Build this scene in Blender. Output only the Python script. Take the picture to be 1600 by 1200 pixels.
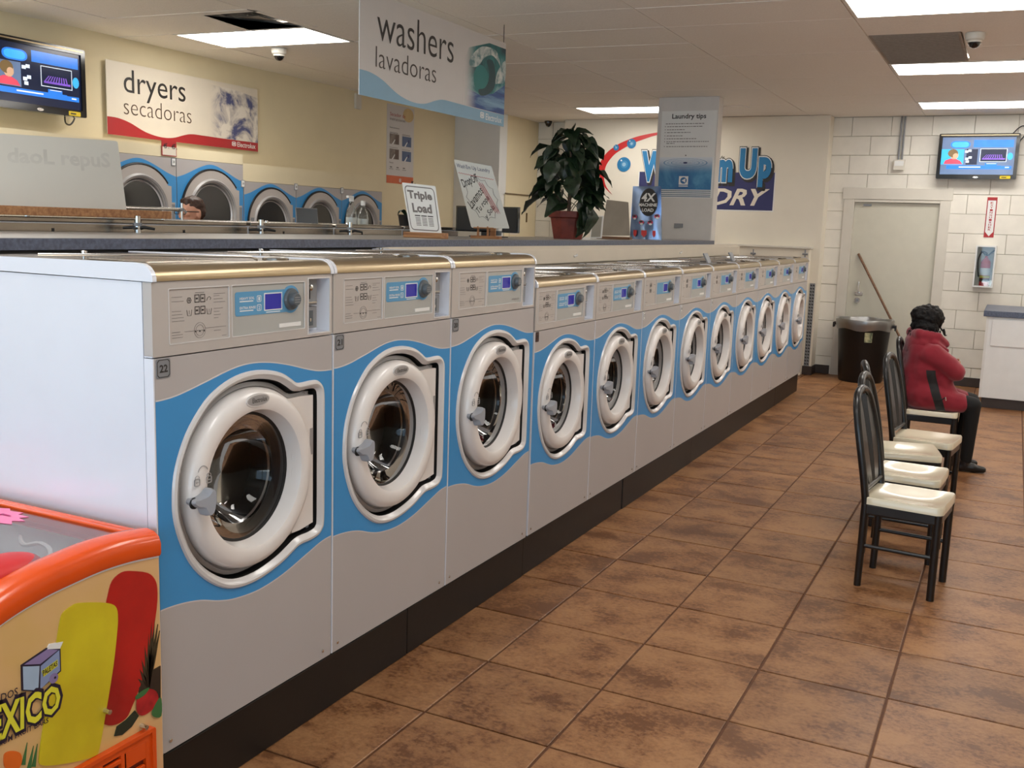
import bpy, bmesh, math, random
from mathutils import Vector, Matrix, Euler, noise
from mathutils.geometry import tessellate_polygon
PI = math.pi
rnd = random.Random(7)
for o in list(bpy.data.objects): bpy.data.objects.remove(o)
scn = bpy.context.scene
COL = scn.collection

# ------------------------------------------------------------------ camera
F_PX, PITCH, ROLL, YAW = 1563.8, -0.1573, 0.0331, 0.4589
CAM = Vector((1.638, -2.732, 1.636))
def _basis():
    cx, sx, cy, sy, cz, sz = math.cos(PITCH), math.sin(PITCH), math.cos(ROLL), math.sin(ROLL), math.cos(YAW), math.sin(YAW)
    fwd = Vector((-sz*cx, cz*cx, sx)); right = Vector((cz, sz, 0)); up = right.cross(fwd)
    return right*cy+up*sy, -right*sy+up*cy, fwd
RGT, UP, FWD = _basis()
cam_d = bpy.data.cameras.new('camera'); cam = bpy.data.objects.new('camera', cam_d); COL.objects.link(cam)
cam.matrix_world = Matrix(((RGT.x, UP.x, -FWD.x, CAM.x), (RGT.y, UP.y, -FWD.y, CAM.y), (RGT.z, UP.z, -FWD.z, CAM.z), (0, 0, 0, 1)))
cam_d.sensor_width = 36; cam_d.lens = F_PX/1600*36; cam_d.clip_start = .05; cam_d.clip_end = 200
scn.camera = cam
def on(p, ax, val):
    """the point where the sight line through a photo pixel meets the plane (axis ax = val); used to take sizes off the photograph"""
    d = RGT*((p[0]-800)/F_PX) - UP*((p[1]-600)/F_PX) + FWD
    return CAM + d*((val-CAM[ax])/d[ax])

# ------------------------------------------------------------------ world, lights, exposure
w = bpy.data.worlds.new('world'); scn.world = w; w.use_nodes = True
bg = w.node_tree.nodes['Background']; bg.inputs[0].default_value = (.62, .78, 1, 1); bg.inputs[1].default_value = 1.2
scn.view_settings.view_transform = 'Standard'; scn.view_settings.look = 'None'
scn.view_settings.exposure = 0.0; scn.view_settings.gamma = 1; scn.view_settings.use_curve_mapping = False
LAMP = 12.5          # radiance of the ceiling troffers
def area(name, loc, rot, sx, sy, power, rgb):
    l = bpy.data.lights.new(name, 'AREA'); l.shape = 'RECTANGLE'; l.size = sx; l.size_y = sy; l.energy = power; l.color = rgb
    o = bpy.data.objects.new(name, l); COL.objects.link(o); o.location = loc; o.rotation_euler = rot; return o
area('daylight', (0.1, -6.05, 1.5), (PI/2, 0, 0), 9.4, 2.4, 200, (.60, .79, 1))

area('ceiling_fill', (0.1, -7.2, -.3), (PI*.5+.62, 0, 0), 9.6, 2.2, 560, (1, .98, .95))  # added fill lamp, low outside and aimed up, to brighten the ceiling

# ------------------------------------------------------------------ materials
def lin(c):
    return tuple(((x/255)/12.92 if x/255 <= .04045 else ((x/255+.055)/1.055)**2.4) for x in c)
MATS = {}
def mat(name, rgb=(200, 200, 200), rough=.5, metal=0, var=.06, scale=8, bump=0, coat=0, emit=0, spec=.5, stretch=None, trans=0, rgb2=None, alpha=1, world=False, sheen=0):
    if name in MATS: return MATS[name]
    m = bpy.data.materials.new(name); m.use_nodes = True; nt = m.node_tree; N = nt.nodes; L = nt.links
    b = N['Principled BSDF']; c = lin(rgb)
    b.inputs['Roughness'].default_value = rough; b.inputs['Metallic'].default_value = metal
    b.inputs['Specular IOR Level'].default_value = spec; b.inputs['Coat Weight'].default_value = coat; b.inputs['Coat Roughness'].default_value = .08
    b.inputs['Transmission Weight'].default_value = trans; b.inputs['Alpha'].default_value = alpha
    b.inputs['Sheen Weight'].default_value = sheen
    if emit:
        b.inputs['Emission Color'].default_value = (*c, 1); b.inputs['Emission Strength'].default_value = emit
    tc = N.new('ShaderNodeTexCoord'); mp = N.new('ShaderNodeMapping'); no = N.new('ShaderNodeTexNoise')
    no.inputs['Scale'].default_value = scale; no.inputs['Detail'].default_value = 4
    if stretch: mp.inputs['Scale'].default_value = stretch
    if world:
        g = N.new('ShaderNodeNewGeometry'); L.new(g.outputs['Position'], mp.inputs[0])
    else: L.new(tc.outputs['Object'], mp.inputs[0])
    L.new(mp.outputs[0], no.inputs['Vector'])
    r = N.new('ShaderNodeValToRGB'); L.new(no.outputs['Fac'], r.inputs[0])
    c2 = lin(rgb2) if rgb2 else tuple(x*(1-var*2) for x in c)
    r.color_ramp.elements[0].position = .35; r.color_ramp.elements[1].position = .65
    r.color_ramp.elements[0].color = (*c2, 1); r.color_ramp.elements[1].color = (*c, 1)
    L.new(r.outputs[0], b.inputs['Base Color'])
    if bump:
        bp = N.new('ShaderNodeBump'); bp.inputs['Strength'].default_value = bump; bp.inputs['Distance'].default_value = .01
        L.new(no.outputs['Fac'], bp.inputs['Height']); L.new(bp.outputs[0], b.inputs['Normal'])
    MATS[name] = m; return m
M_side = mat('enamel_side', (226, 228, 236), .16, var=.01, coat=.6)
M_panel = mat('enamel_grey', (178, 172, 170), .34, var=.015, scale=3)
M_fascia = mat('fascia_plastic', (184, 176, 170), .4, var=.015)
M_inset = mat('inset_grey', (172, 172, 168), .35, var=.01)
M_blue = mat('wave_blue', (62, 144, 204), .3, var=.02, scale=2)
M_bezel = mat('bezel_plastic', (212, 208, 206), .22, var=.02, coat=.3)
M_ring = mat('door_ring', (228, 222, 218), .28, var=.02, coat=.3)
M_rec = mat('recess_grey', (158, 154, 152), .35, var=.03)
M_black = mat('black_rubber', (14, 13, 14), .5, var=.1)
M_blackgl = mat('black_gloss', (12, 12, 14), .12, var=.05, coat=.5)
M_steel = mat('steel_top', (150, 142, 132), .24, metal=.95, var=.08, scale=20, stretch=(1, .1, 1))
M_steelb = mat('steel_strip', (176, 158, 128), .3, metal=.9, var=.04, scale=10, stretch=(8, .3, 8))  # brown tint puts the golden reflection of the warm lamps into the colour
M_chrome = mat('chrome', (214, 212, 208), .12, metal=1, var=.02)
M_drum = mat('drum_steel', (84, 78, 72), .18, metal=1, var=.2, scale=14)
M_dark = mat('drum_dark', (24, 22, 22), .35, var=.3, scale=30)
M_handle = mat('handle_grey', (158, 158, 162), .3, var=.02)
M_sticker = mat('control_blue', (88, 152, 194), .3, var=.02)
M_lcd = mat('lcd', (34, 34, 140), .2, var=.05, emit=.3)
M_white = mat('white_print', (228, 228, 226), .5, var=.01)
M_ink = mat('dark_ink', (44, 40, 38), .5, var=.02)
M_inkg = mat('grey_ink', (120, 114, 112), .5, var=.02)
M_knob = mat('knob_grey', (84, 92, 98), .3, var=.03)
M_plate = mat('plate_grey', (132, 134, 138), .35, var=.04)
M_plated = mat('plate_dark', (74, 50, 48), .35, var=.04)
M_plinth = mat('plinth_black', (12, 8, 7), .42, var=.15, scale=12, bump=.05)
M_slab = mat('worktop_blue', (92, 100, 122), .34, var=.2, scale=90)
M_slabtop = mat('worktop_grey', (148, 146, 144), .3, var=.06, scale=60)
M_cream = mat('cream_box', (216, 206, 190), .45, var=.02, scale=4)
M_wall = mat('wall_paint', (228, 214, 180), .75, var=.02, scale=3, world=True)
M_wallg = mat('wall_paint_grey', (228, 228, 226), .75, var=.02, scale=3, world=True)
M_dry = mat('drywall', (226, 218, 202), .7, var=.02, scale=3, world=True)
M_block = mat('block_paint', (232, 227, 216), .62, var=.03, scale=7, bump=.25, world=True)
M_mortar = mat('mortar', (196, 188, 172), .8, var=.04, scale=30)
M_ceil = mat('ceiling_tile', (242, 236, 228), .85, var=.03, scale=90, bump=.15)
M_grid = mat('ceiling_grid', (214, 204, 192), .5, var=.02)
M_lamp = mat('lamp_diffuser', (255, 251, 244), .5, var=0, emit=LAMP)
M_frame = mat('lamp_frame', (226, 220, 210), .4, var=.02)
M_trimw = mat('door_trim', (214, 208, 196), .45, var=.02)
M_door = mat('door_paint', (206, 202, 186), .5, var=.02)
M_base = mat('baseboard', (60, 48, 42), .45, var=.08)
M_wood = mat('wood', (176, 128, 84), .5, rgb2=(140, 92, 56), scale=6, stretch=(1, 12, 12))
M_woodd = mat('wood_brown', (128, 92, 64), .5, rgb2=(100, 66, 44), scale=6, stretch=(1, 12, 12))
M_board = mat('white_board', (206, 206, 200), .6, var=.015, scale=3)
M_red = mat('sign_red', (170, 36, 40), .45, var=.02)
M_redb = mat('bright_red', (204, 40, 40), .4, var=.03)
M_skyb = mat('sign_blue', (132, 172, 198), .45, var=.02)
M_signw = mat('sign_white', (222, 212, 196), .45, var=.01)
M_signg = mat('sign_cool_white', (206, 202, 200), .45, var=.01)
M_navy = mat('sign_navy', (48, 50, 98), .5, var=.03)
M_cyan = mat('sign_cyan', (34, 118, 170), .45, var=.03)
M_orange = mat('orange_plastic', (226, 80, 14), .25, var=.03, coat=.3)
M_seat = mat('cream_seat', (226, 216, 190), .22, var=.02, coat=.4)
M_chair = mat('chair_black', (17, 14, 13), .34, var=.15, scale=30, coat=.12)
M_leafm = mat('leaf_green', (36, 56, 34), .38, rgb2=(22, 34, 22), scale=9)
M_stem = mat('stem_green', (70, 84, 50), .5)
M_pot = mat('terracotta', (134, 58, 44), .45, rgb2=(110, 44, 34), scale=14)
M_glass = None
def glassmat(name, tint, rough=0, gl=.09, fr=.8):
    m = bpy.data.materials.new(name); m.use_nodes = True; nt = m.node_tree; N = nt.nodes; L = nt.links; N.remove(N['Principled BSDF'])
    t = N.new('ShaderNodeBsdfTransparent'); t.inputs[0].default_value = (*tint, 1); g = N.new('ShaderNodeBsdfGlossy'); g.inputs['Roughness'].default_value = rough
    f = N.new('ShaderNodeLayerWeight'); f.inputs[0].default_value = .25; mm = N.new('ShaderNodeMath'); mm.operation = 'MULTIPLY_ADD'; mm.inputs[1].default_value = fr; mm.inputs[2].default_value = gl
    mx = N.new('ShaderNodeMixShader'); L.new(f.outputs['Fresnel'], mm.inputs[0]); L.new(mm.outputs[0], mx.inputs[0]); L.new(t.outputs[0], mx.inputs[1]); L.new(g.outputs[0], mx.inputs[2])
    L.new(mx.outputs[0], N['Material Output'].inputs[0]); MATS[name] = m; return m
M_glass = glassmat('dark_glass', (.5, .5, .52), .02, .015, .45)
M_clear = glassmat('clear_glass', (.92, .95, .95), .02, .03)
M_froz = glassmat('frosted_lid', (.88, .89, .9), .15, .2)

def tile_mat():
    m = bpy.data.materials.new('floor_tile'); m.use_nodes = True; nt = m.node_tree; N = nt.nodes; L = nt.links; b = N['Principled BSDF']
    g = N.new('ShaderNodeNewGeometry'); oi = N.new('ShaderNodeObjectInfo'); ad = N.new('ShaderNodeVectorMath'); ad.operation = 'MULTIPLY_ADD'
    L.new(oi.outputs['Random'], ad.inputs[0]); ad.inputs[1].default_value = (40, 17, 9); L.new(g.outputs['Position'], ad.inputs[2])
    n1 = N.new('ShaderNodeTexNoise'); n1.inputs['Scale'].default_value = 4.2; n1.inputs['Detail'].default_value = 9; n1.inputs['Roughness'].default_value = .66; n1.inputs['Distortion'].default_value = .0
    n2 = N.new('ShaderNodeTexNoise'); n2.inputs['Scale'].default_value = 52; n2.inputs['Detail'].default_value = 6; n2.inputs['Roughness'].default_value = .7
    mp = N.new('ShaderNodeMapping'); mp.inputs['Scale'].default_value = (.95, 1.15, 1); L.new(ad.outputs[0], mp.inputs[0])
    L.new(mp.outputs[0], n1.inputs[0]); L.new(mp.outputs[0], n2.inputs[0])
    mx = N.new('ShaderNodeMath'); mx.operation = 'MULTIPLY_ADD'; L.new(n2.outputs['Fac'], mx.inputs[0]); mx.inputs[1].default_value = .55; L.new(n1.outputs['Fac'], mx.inputs[2])
    r = N.new('ShaderNodeValToRGB'); L.new(mx.outputs[0], r.inputs[0]); e = r.color_ramp.elements
    e[0].position = .66; e[0].color = (*lin((104, 64, 32)), 1); e[1].position = .90; e[1].color = (*lin((158, 114, 74)), 1)
    k = e.new(.76); k.color = (*lin((138, 94, 58)), 1)
    hv = N.new('ShaderNodeHueSaturation'); L.new(r.outputs[0], hv.inputs['Color'])
    mr = N.new('ShaderNodeMapRange'); L.new(oi.outputs['Random'], mr.inputs[0]); mr.inputs[3].default_value = .9; mr.inputs[4].default_value = 1.08; L.new(mr.outputs[0], hv.inputs['Value'])
    L.new(hv.outputs[0], b.inputs['Base Color'])
    rr = N.new('ShaderNodeMapRange'); L.new(n1.outputs['Fac'], rr.inputs[0]); rr.inputs[3].default_value = .36; rr.inputs[4].default_value = .55; L.new(rr.outputs[0], b.inputs['Roughness'])
    bp = N.new('ShaderNodeBump'); bp.inputs['Strength'].default_value = .25; bp.inputs['Distance'].default_value = .004; L.new(mx.outputs[0], bp.inputs['Height']); L.new(bp.outputs[0], b.inputs['Normal'])
    return m
M_tile = tile_mat()
M_grout = mat('grout', (98, 60, 36), .75, var=.1, scale=30)

# ------------------------------------------------------------------ mesh helpers
class MB:
    def __init__(s): s.v = []; s.f = []; s.m = []; s.mats = []
    def mi(s, m):
        if m not in s.mats: s.mats.append(m)
        return s.mats.index(m)
    def add(s, vs, fs, m):
        k = len(s.v); i = s.mi(m); s.v += [Vector(v) for v in vs]
        for f in fs: s.f.append([k+a for a in f]); s.m.append(i)
        return s
    def box(s, x0, x1, y0, y1, z0, z1, m):
        return s.add([(x0, y0, z0), (x1, y0, z0), (x1, y1, z0), (x0, y1, z0), (x0, y0, z1), (x1, y0, z1), (x1, y1, z1), (x0, y1, z1)],
                     [(0, 3, 2, 1), (4, 5, 6, 7), (0, 1, 5, 4), (1, 2, 6, 5), (2, 3, 7, 6), (3, 0, 4, 7)], m)
    def obox(s, c, sz, rot, m):
        k = len(s.v); s.box(-sz[0]/2, sz[0]/2, -sz[1]/2, sz[1]/2, -sz[2]/2, sz[2]/2, m); R = Euler(rot).to_matrix()
        for i in range(k, len(s.v)): s.v[i] = R @ s.v[i] + Vector(c)
        return s
    def lathe(s, prof, c, ax, m, n=32, cap=False):
        """prof: (along axis, radius)"""
        c = Vector(c); vs = []; fs = []
        A = Vector(ax).normalized(); B = A.orthogonal().normalized(); D = A.cross(B)
        for (h, r) in prof:
            for i in range(n):
                t = 2*PI*i/n; vs.append(c+A*h+(B*math.cos(t)+D*math.sin(t))*r)
        for j in range(len(prof)-1):
            for i in range(n): fs.append((j*n+i, j*n+(i+1) % n, (j+1)*n+(i+1) % n, (j+1)*n+i))
        if cap: fs.append(tuple(range(n))[::-1]); fs.append(tuple((len(prof)-1)*n+i for i in range(n)))
        return s.add(vs, fs, m)
    def cyl(s, p, q, r, m, n=12, r2=None):
        p = Vector(p); q = Vector(q); return s.lathe([(0, r), ((q-p).length, r if r2 is None else r2)], p, q-p, m, n, True)
    def tube(s, pts, r, m, n=8, closed=False):
        pts = [Vector(p) for p in pts]; vs = []; fs = []; k = len(pts); prev = None
        rr = r if isinstance(r, (list, tuple)) else [r]*k
        for i, p in enumerate(pts):
            a = pts[i-1] if (i > 0 or closed) else p; b = pts[(i+1) % k] if (i < k-1 or closed) else p
            t = (b-a).normalized()
            if prev is None: B = t.orthogonal().normalized()
            else: B = (prev-t*prev.dot(t)).normalized()
            prev = B; D = t.cross(B)
            for j in range(n): an = 2*PI*j/n; vs.append(p+(B*math.cos(an)+D*math.sin(an))*rr[i])
        for i in range(k if closed else k-1):
            for j in range(n):
                a = i*n+j; b = i*n+(j+1) % n; c = ((i+1) % k)*n+(j+1) % n; d = ((i+1) % k)*n+j; fs.append((a, b, c, d))
        if not closed: fs.append(tuple(range(n))[::-1]); fs.append(tuple((k-1)*n+j for j in range(n)))
        return s.add(vs, fs, m)
    def plate(s, loops, P, c0, c1, m, back=False):
        """flat shape with holes: loops of (u,v), P(u,v,c) -> point, front at c1, sides back to c0"""
        flat = [p for L in loops for p in L]; n = len(flat)
        tri = tessellate_polygon([[Vector((a, b, 0)) for a, b in L] for L in loops])
        vs = [P(a, b, c1) for a, b in flat]; fs = [tuple(t) for t in tri]
        if abs(c1-c0) > 1e-7:
            vs += [P(a, b, c0) for a, b in flat]; k = 0
            for L in loops:
                l = len(L)
                for i in range(l): a = k+i; b = k+(i+1) % l; fs.append((a, b, n+b, n+a))
                k += l
            if back: fs += [tuple(n+i for i in t)[::-1] for t in tri]
        return s.add(vs, fs, m)
    def ball(s, c, r, m, seg=16, rings=10, rot=None):
        r = r if isinstance(r, (tuple, list)) else (r, r, r); vs = []; fs = []; R = Euler(rot).to_matrix() if rot else None
        for i in range(rings+1):
            a = PI*i/rings
            for j in range(seg):
                b = 2*PI*j/seg; v = Vector((r[0]*math.sin(a)*math.cos(b), r[1]*math.sin(a)*math.sin(b), r[2]*math.cos(a)))
                if R: v = R @ v
                vs.append(v+Vector(c))
        for i in range(rings):
            for j in range(seg): fs.append((i*seg+j, (i+1)*seg+j, (i+1)*seg+(j+1) % seg, i*seg+(j+1) % seg))
        return s.add(vs, fs, m)
    def build(s, name, parent=None, origin=(0, 0, 0), smooth=True, bev=0, kind=None, label=None, pofs=(0, 0, 0)):
        me = bpy.data.meshes.new(name); O = Vector(origin)
        me.from_pydata([v-O for v in s.v], [], s.f)
        for m in s.mats: me.materials.append(m)
        me.polygons.foreach_set('material_index', s.m)
        bm = bmesh.new(); bm.from_mesh(me); bmesh.ops.remove_doubles(bm, verts=bm.verts, dist=1e-6); bmesh.ops.recalc_face_normals(bm, faces=bm.faces); bm.to_mesh(me); bm.free()
        if smooth:
            me.polygons.foreach_set('use_smooth', [True]*len(me.polygons)); me.set_sharp_from_angle(angle=math.radians(38))
        o = bpy.data.objects.new(name, me); COL.objects.link(o); o.location = O-Vector(pofs)
        if parent: o.parent = parent
        if bev:
            b = o.modifiers.new('b', 'BEVEL'); b.width = bev; b.segments = 2; b.limit_method = 'ANGLE'; b.angle_limit = .6
        if kind: o['kind'] = kind
        if label: o['label'] = label
        return o
def tag(o, label, cat, group=None):
    o['label'] = label; o['category'] = cat
    if group: o['group'] = group
    return o
def thing(name, label, cat, loc=(0, 0, 0), rz=0, group=None):
    o = bpy.data.objects.new(name, None); COL.objects.link(o); o.location = loc; o.rotation_euler = (0, 0, rz); o.empty_display_size = .05
    return tag(o, label, cat, group)
def struct(o): o['kind'] = 'structure'; return o
KIDS = {}
def copy_tree(o, parent=None):
    c = o.copy(); COL.objects.link(c); c.parent = parent
    for ch in [x for x in bpy.data.objects if x.parent == o]: copy_tree(ch, c)
    return c
def circ(cu, cv, r, n=40, r2=None, a0=0, a1=2*PI):
    r2 = r2 or r; full = abs(a1-a0-2*PI) < 1e-6
    return [(cu+r*math.cos(a0+(a1-a0)*i/(n if full else n-1)), cv+r2*math.sin(a0+(a1-a0)*i/(n if full else n-1))) for i in range(n)]
def rect(a, b, c, d): return [(a, c), (b, c), (b, d), (a, d)]
def rrect(a, b, c, d, r, n=5):
    o = []
    for cx, cy, t in ((b-r, d-r, 0), (a+r, d-r, PI/2), (a+r, c+r, PI), (b-r, c+r, 1.5*PI)):
        o += [(cx+r*math.cos(t+PI/2*i/n), cy+r*math.sin(t+PI/2*i/n)) for i in range(n+1)]
    return o
def PX(x0): return lambda u, v, c: (x0+c, u, v)        # a plane that faces +X
def PY(y0): return lambda u, v, c: (u, y0-c, v)        # a plane that faces -Y
def PQ(tl, tr, br, bl):
    """plane through four corners, u,v in 0..1 from the lower left"""
    tl, tr, br, bl = map(Vector, (tl, tr, br, bl)); n = (br-bl).cross(tl-bl).normalized(); tr = tr-n*((tr-bl).dot(n))
    return lambda u, v, c: tuple((bl*(1-u)+br*u)*(1-v)+(tl*(1-u)+tr*u)*v+n*c)
def smooth_curve(pts, n=6, closed=False):
    out = []; k = len(pts)
    for i in range(k if closed else k-1):
        g = lambda j: pts[j % k] if closed else pts[max(0, min(k-1, j))]
        p0, p1, p2, p3 = g(i-1), g(i), g(i+1), g(i+2)
        for j in range(n):
            t = j/n; out.append(tuple(.5*((2*p1[a])+(-p0[a]+p2[a])*t+(2*p0[a]-5*p1[a]+4*p2[a]-p3[a])*t*t+(-p0[a]+3*p1[a]-3*p2[a]+p3[a])*t**3) for a in range(len(p1))))
    if not closed: out.append(tuple(pts[-1]))
    return out
def offset(loop, d):
    """move a closed loop inwards by d (counter-clockwise or not)"""
    n = len(loop); A = sum(loop[i][0]*loop[(i+1) % n][1]-loop[(i+1) % n][0]*loop[i][1] for i in range(n)); s = 1 if A > 0 else -1; out = []
    def nrm(p, q):
        tx, ty = q[0]-p[0], q[1]-p[1]; l = math.hypot(tx, ty) or 1; return (-ty/l*s, tx/l*s)
    for i in range(n):
        p, c, q = loop[i-1], loop[i], loop[(i+1) % n]; a, b = nrm(p, c), nrm(c, q); k = max(.35, 1+a[0]*b[0]+a[1]*b[1])
        out.append((c[0]+(a[0]+b[0])/k*d, c[1]+(a[1]+b[1])/k*d))
    return out
TXT = {}
def text(body, m, P, u0, u1, v0, v1, name='lettering', parent=None, bold=0, shear=0, c=.001, th=.0008, pofs=(0, 0, 0), res=2, spacing=1, mb=None, reg=False):
    """lettering stretched to the box u0..u1, v0..v1 of the surface P"""
    key = (body, round(bold, 4), round(shear, 3), res, spacing)
    def shape(key):
        if key in TXT: return TXT[key]
        cu = bpy.data.curves.new('t', 'FONT'); cu.body = key[0]; cu.offset = key[1]; cu.shear = key[2]; cu.resolution_u = key[3]; cu.fill_mode = 'FRONT'; cu.space_character = key[4]; cu.align_x = 'LEFT'
        o = bpy.data.objects.new('t', cu); me = bpy.data.meshes.new_from_object(o)
        vs = [v.co.copy() for v in me.vertices]; fs = [tuple(p.vertices) for p in me.polygons]
        bpy.data.objects.remove(o); bpy.data.curves.remove(cu); bpy.data.meshes.remove(me)
        TXT[key] = (vs, fs); return TXT[key]
    vs, fs = shape(key)
    if not vs: return None
    bb = shape((body, 0, round(shear, 3), res, spacing))[0] if reg else vs
    a, b = min(v.x for v in bb), max(v.x for v in bb); d, e = min(v.y for v in bb), max(v.y for v in bb)
    q = [P(u0+(v.x-a)/(b-a)*(u1-u0), v0+(v.y-d)/max(e-d, 1e-6)*(v1-v0), c) for v in vs]
    if mb is not None: mb.add(q, fs, m); return mb
    return MB().add(q, fs, m).build(name, parent, smooth=False, pofs=pofs)

# ------------------------------------------------------------------ the setting
CEIL = 2.99; XL = -4.83; XR = 4.6; YN = -5.6; YF = 9.6
floor = struct(MB().box(XL-.2, XR+.2, YN-.2, YF+.3, -.12, -.006, M_grout).build('floor', smooth=False))
T = .46
tm = None
for i in range(-1, 7):
    for j in range(-5, 21):
        if tm is None:
            g = .0045; b = MB(); x0, x1 = g, T-g; e = .003
            b.add([(x0, x0, -.006), (x1, x0, -.006), (x1, x1, -.006), (x0, x1, -.006), (x0, x0, -.002), (x1, x0, -.002), (x1, x1, -.002), (x0, x1, -.002),
                   (x0+e, x0+e, 0), (x1-e, x0+e, 0), (x1-e, x1-e, 0), (x0+e, x1-e, 0)],
                  [(0, 1, 5, 4), (1, 2, 6, 5), (2, 3, 7, 6), (3, 0, 4, 7), (4, 5, 9, 8), (5, 6, 10, 9), (6, 7, 11, 10), (7, 4, 8, 11), (8, 9, 10, 11)], M_tile)
            o = b.build('floor_tile', floor, smooth=False); tm = o.data
        else: o = bpy.data.objects.new('floor_tile', tm); COL.objects.link(o); o.parent = floor
        o.location = (i*T, j*T, rnd.uniform(-.0008, .0004)); 
# remaining tiled floor, too far from view to tell the tiles apart
b = MB()
for i in list(range(-10, -1))+[7, 8, 9]:
    for j in range(-12, 21): b.box(i*T+.004, i*T+T-.004, j*T+.004, j*T+T-.004, -.006, 0, M_tile)
for i in range(-1, 7):
    for j in range(-12, -5): b.box(i*T+.004, i*T+T-.004, j*T+.004, j*T+T-.004, -.006, 0, M_tile)
b.build('tile_field', floor, smooth=False, kind='stuff')

def block_wall(parent, x0, x1, y, z1, skip):
    bw, bh = .43, .2135; j = 0; z = .0
    me = {}
    while z < z1-.02:
        x = x0-(bw/2 if j % 2 else 0)
        while x < x1-.01:
            a, c = max(x, x0), min(x+bw, x1); zt = min(z+bh, z1)
            if c-a > .03:
                segs = [(a, c)]
                for (sx0, sx1, sz0, sz1) in skip:
                    if z+.03 < sz1 and zt-.03 > sz0:
                        ns = []
                        for (p, q) in segs:
                            if q <= sx0 or p >= sx1: ns.append((p, q))
                            else:
                                if p < sx0-.03: ns.append((p, sx0))
                                if q > sx1+.03: ns.append((sx1, q))
                        segs = ns
                for p, q in segs:
                    k = (round(q-p, 3), round(zt-z, 3))
                    if k not in me:
                        o = MB().box(.002, k[0]-.002, 0, .05, .002, k[1]-.002, M_block).build('block', parent, smooth=False, bev=.0035); me[k] = o
                    else:
                        o = me[k].copy(); COL.objects.link(o)
                    o.location = (p, y+rnd.uniform(-.0015, .0015), z)
            x += bw
        z += bh; j += 1
# back wall: painted block with the door, and the drywall panel with the shop sign
b = MB(); DX0, DX1, DH = -.10, .82, 2.03
b.box(-4.3, DX0-.04, YF+.02, YF+.2, 0, CEIL+.05, M_mortar); b.box(DX1+.04, XR+.1, YF+.02, YF+.2, 0, CEIL+.05, M_mortar); b.box(DX0-.04, DX1+.04, YF+.02, YF+.2, DH+.03, CEIL+.05, M_mortar).box(DX0-.04, DX1+.04, YF+.12, YF+.2, 0, DH+.03, M_mortar)
wall_back = struct(b.build('wall_back', smooth=False))
block_wall(wall_back, -.41, 2.2, YF-.0, CEIL, [(DX0-.03, DX1+.03, 0, DH+.05)])
block_wall(wall_back, -4.19, -3.55, YF-.0, CEIL, [])
b = MB().box(2.2, XR+.1, YF+.0, YF+.03, 0, CEIL, M_block); b.build('plain_block', wall_back, smooth=False)
YD = 9.35
MB().box(-3.70, -.40, YD, YF, 0, CEIL, M_dry).build('drywall_panel', wall_back, smooth=False, bev=.004)
wl = struct(MB().box(XL-.2, XL, YN-.2, 8.5, 0, CEIL+.05, M_wall).box(-4.39, -4.19, 8.7, YF+.2, 0, CEIL+.05, M_wall).build('wall_left', smooth=False))
MB().box(XL-.2, -4.19, 8.5, 8.7, 0, CEIL+.05, M_wallg).build('return_wall', wl, smooth=False)
struct(MB().box(XR, XR+.2, YN-.2, YF+.2, 0, CEIL+.05, M_dry).build('wall_right', smooth=False))
b = MB().box(XL-.2, XR+.2, YN-.2, YN, 0, .35, M_dry).box(XL-.2, XR+.2, YN-.2, YN, 2.7, CEIL+.05, M_dry)
wf = struct(b.build('wall_front', smooth=False))
wn = 1
for k in range(5):
    x0 = XL+k*(XR-XL)/5; x1 = x0+(XR-XL)/5
    b = MB()
    for a, c, d, e in ((x0, x0+.05, .35, 2.7), (x1-.05, x1, .35, 2.7), (x0+.05, x1-.05, .35, .42), (x0+.05, x1-.05, 2.63, 2.7)): b.box(a, c, YN-.12, YN-.04, d, e, M_chrome)
    wi = struct(b.build('window_%d' % wn, smooth=False)); wn += 1
    MB().box(x0+.05, x1-.05, YN-.085, YN-.08, .42, 2.63, M_clear).build('pane', wi, smooth=False)
# trims
def bb(name, x0, x1, y0, y1): return struct(MB().box(x0, x1, y0, y1, 0, .105, M_base).build(name, smooth=False, bev=.004))
bb('baseboard_back', -.40, DX0-.13, YF-.012, YF); bb('baseboard_back', DX1+.12, 2.2, YF-.012, YF); bb('baseboard_back', -1.0, -.39, YD-.012, YD)
bb('baseboard_right', -.40, -.388, YD-.012, YF-.012)

# ceiling: lay-in panels on a slightly skewed grid
def CY(x, y): return y+.055*(x-.58)
ceil = struct(MB().box(XL-.2, XR+.2, YN-.2, YF+.2, CEIL+.05, CEIL+.12, M_grid).build('ceiling', smooth=False))
GX0, GY0, PW, PD = .58, 4.09, 1.22, .61
LIGHTS = [(0, -1), (0, 3), (0, 7), (0, -5), (-3, -1+1-1), (-3+0, 7), (-3, -5), (2, -1), (2, 3), (-2, 7)]
LIGHTS = {(0, -1), (0, 3), (0, 7), (-4, -1), (-3, 7), (0, -5), (-4, -5), (2, -1), (2, 3), (2, 7), (0, -9), (-4, -9), (-2, -9)}
VENTS = {(0, 1): 0, (0, 2): 0, (-4, -2): 1}
def cquad(i, j, m=.004):
    x0, x1 = GX0+i*PW+m, GX0+(i+1)*PW-m; y0, y1 = GY0+j*PD+m, GY0+(j+1)*PD-m
    x0 = max(x0, XL); x1 = min(x1, XR)
    return [(x0, CY(x0, y0)), (x1, CY(x1, y0)), (x1, CY(x1, y1)), (x0, CY(x0, y1))]
ND = -16
far = MB()
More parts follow.
